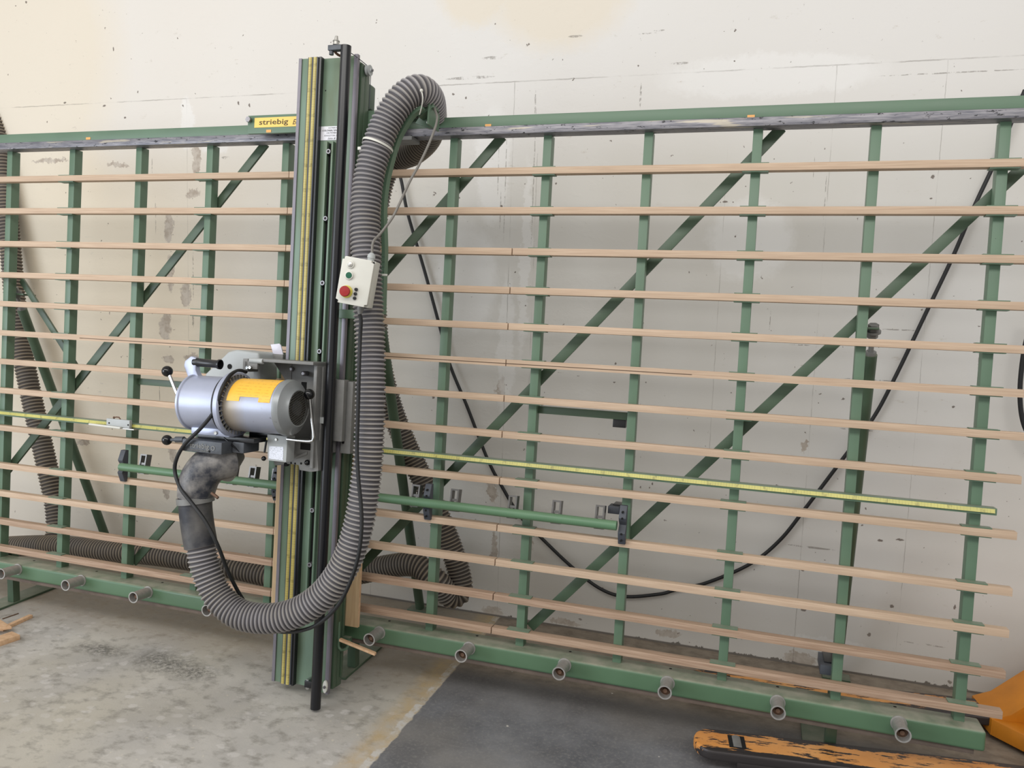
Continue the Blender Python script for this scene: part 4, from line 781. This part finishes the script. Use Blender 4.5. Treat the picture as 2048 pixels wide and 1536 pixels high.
tag(tube('wall_cable', [wc(775, 300), wc(800, 352), wc(815, 425), wc(850, 545), wc(880, 655), wc(900, 730), wc(935, 815), wc(975, 918), wc(1005, 975), wc(1040, 1032), wc(1085, 1078), wc(1145, 1135), wc(1200, 1177), wc(1250, 1193), wc(1320, 1188), wc(1350, 1180, .02), wc(1412, 1166, 0.02), wc(1500, 1128), wc(1560, 1080), wc(1612, 1015), wc(1680, 925), wc(1745, 838), wc(1790, 755), wc(1850, 630), wc(1905, 515), wc(1950, 410), wc(1985, 335), wc(2025, 240), wc(2050, 180)], 0.0085, 'rubber', world=True, n=12), 'long black cable sagging across the wall behind the right slats', 'cable')
tag(tube('side_cable', [wc(2062, 640, .08), wc(2046, 715, .08), wc(2040, 790, .08), wc(2048, 850, .08), wc(2075, 900, .08)], 0.0095, 'rubber', world=True), 'short bow of black cable at the right edge of the photo', 'cable')
# ---------------------------------------------------------------- plywood panel standing in the saw
pw_ = thing('plywood_panel', 'narrow plywood panel standing behind the column on the support rollers', 'plywood panel', MF @ Vector((1.92, -0.07, 0.065)))
MB().box(1.705, 2.127, -0.0865, 0.95, 0.0795, 0.0805).build('face_veneer', 'ply', pw_)
MB().box(1.705, 2.127, -0.0865, 0.95, 0.066, 0.0795).build('core', 'offcut', pw_)
MB().box(1.705, 2.127, -0.0865, 0.95, 0.065, 0.066).build('back_veneer', 'ply', pw_)
sl = MB(); a = FPt(745, 1307, 0.02); 
a = MF @ P(680, 1279, 0.155); b = MF @ P(751, 1308, 0.12)
sl.bar(a, b, (0, 0.016, 0), (0, 0, 0.010)); tag(sl.build('wood_sliver', 'offcut', None, 0.001, world=True), 'thin plywood sliver resting across the foot of the column', 'wood scrap')
# ---------------------------------------------------------------- offcuts on the floor at the left
def plank(name, x0, y0, x1, y1, wd, h, zb, label, z_at, mat='offcut'):
    a, b = FPt(x0, y0, z_at), FPt(x1, y1, z_at); a.z = b.z = zb + h / 2; d = (b - a).normalized(); s_ = Vector((-d.y, d.x, 0))
    return tag(MB().bar(a, b, s_ * wd, (0, 0, h)).build(name, mat, None, 0.001, world=True), label, 'wood scrap')
plank('wood_strip', 2, 1256, 62, 1229, 0.022, 0.016, 0.0, 'thin wooden strip on the floor, farthest of the light offcuts at the left edge', 0.016)
plank('wood_block', -60, 1296, 32, 1266, 0.07, 0.024, 0.0, 'thick short wooden block nearest the camera on the floor at the left edge', 0.024)
a = FPt(-40, 1248, 0.03); tag(MB().bar(FPt(-60, 1215, 0.03) + Vector((0, 0, 0.0)), FPt(6, 1258, 0.03), (0.05, 0.05, 0), (0, 0, 0.012)).build('wood_offcut', 'offcut', None, 0.001, world=True), 'flat wooden offcut lying across the thin strip and the thick block at the left edge', 'wood scrap')
plank('dark_strip', 5, 1237, 37, 1226, 0.006, 0.004, 0.0, 'dark thin splinter on the floor behind the light strip', 0.004, 'rust')
# ---------------------------------------------------------------- pallet jack
ang = math.radians(8.2); JT = Vector((3.515, -0.065, 0)); JM = Matrix.Translation(JT) @ Matrix.Rotation(ang, 4, 'Z')
PJ = thing('pallet_jack', 'orange pallet truck with worn paint parked with its forks under the frame', 'pallet jack', JM @ Vector((1.25, 0.26, 0)))
def fork(off, x0=0.0):
    m = MB(); pts = []
    for i in range(13):
        t_ = math.pi / 2 + math.pi * i / 12; pts.append((0.07 + x0 + 0.07 * math.cos(t_), 0.08 * math.sin(t_)))
    pts += [(1.20, -0.08), (1.20, 0.08)]
    top = MB().prism(pts, 0.045, 0.085); W_ = JM @ Matrix.Translation((0, off, 0))
    f_ = top.build('fork', 'jack', PJ, 0.012, world=W_, seg=4)
    s1 = MB(); s1.box(0.15 + x0, 1.14, -0.080, -0.066, 0.028, 0.050); s1.box(0.15 + x0, 1.14, 0.066, 0.080, 0.028, 0.050); s1.build('fork_side', 'jack', f_, 0.003, world=W_)
    MB().box(0.125 + x0, 0.185 + x0, -0.042, 0.042, 0.0835, 0.0862).build('roller_opening', 'hole', f_, world=W_)
    MB().cyl((0.155 + x0, -0.036, 0.067), (0.155 + x0, 0.036, 0.067), 0.0245, 24).build('entry_roller', 'gray_cast', f_, world=W_)
    MB().cyl((0.30 + x0, -0.03, 0.035), (0.30 + x0, 0.03, 0.035), 0.035, 20).build('load_wheel', 'gray_dark', f_, world=W_)
fork(0.0); fork(0.50)
m = MB()
for y0, y1, xs, zs in ((-0.10, 0.10, 1.13, 0.086), (0.40, 0.60, 1.13, 0.086)): m.prism([(xs, 0.02), (xs, zs), (1.20, 0.115), (1.50, 0.38), (1.70, 0.42), (1.70, 0.02)], y0, y1, 1)
m.prism([(1.29, 0.02), (1.29, 0.1945), (1.50, 0.38), (1.70, 0.42), (1.70, 0.02)], 0.10, 0.40, 1)
m.prism([(1.132, 0.4005), (1.29, 0.18), (1.29, 0.4005)], 0.02, 0.086)
m.build('jack_body', 'jack_body', PJ, 0.004, world=JM @ Matrix.Translation((0.05, 0, 0)))
MB().add([(1.295, 0.13, 0.1999), (1.295, 0.45, 0.1999), (1.41, 0.45, 0.3015), (1.41, 0.13, 0.3015)], [(0, 1, 2, 3)]).build('jack_label', 'white', PJ, world=JM @ Matrix.Translation((0.046, 0, 0.003)))
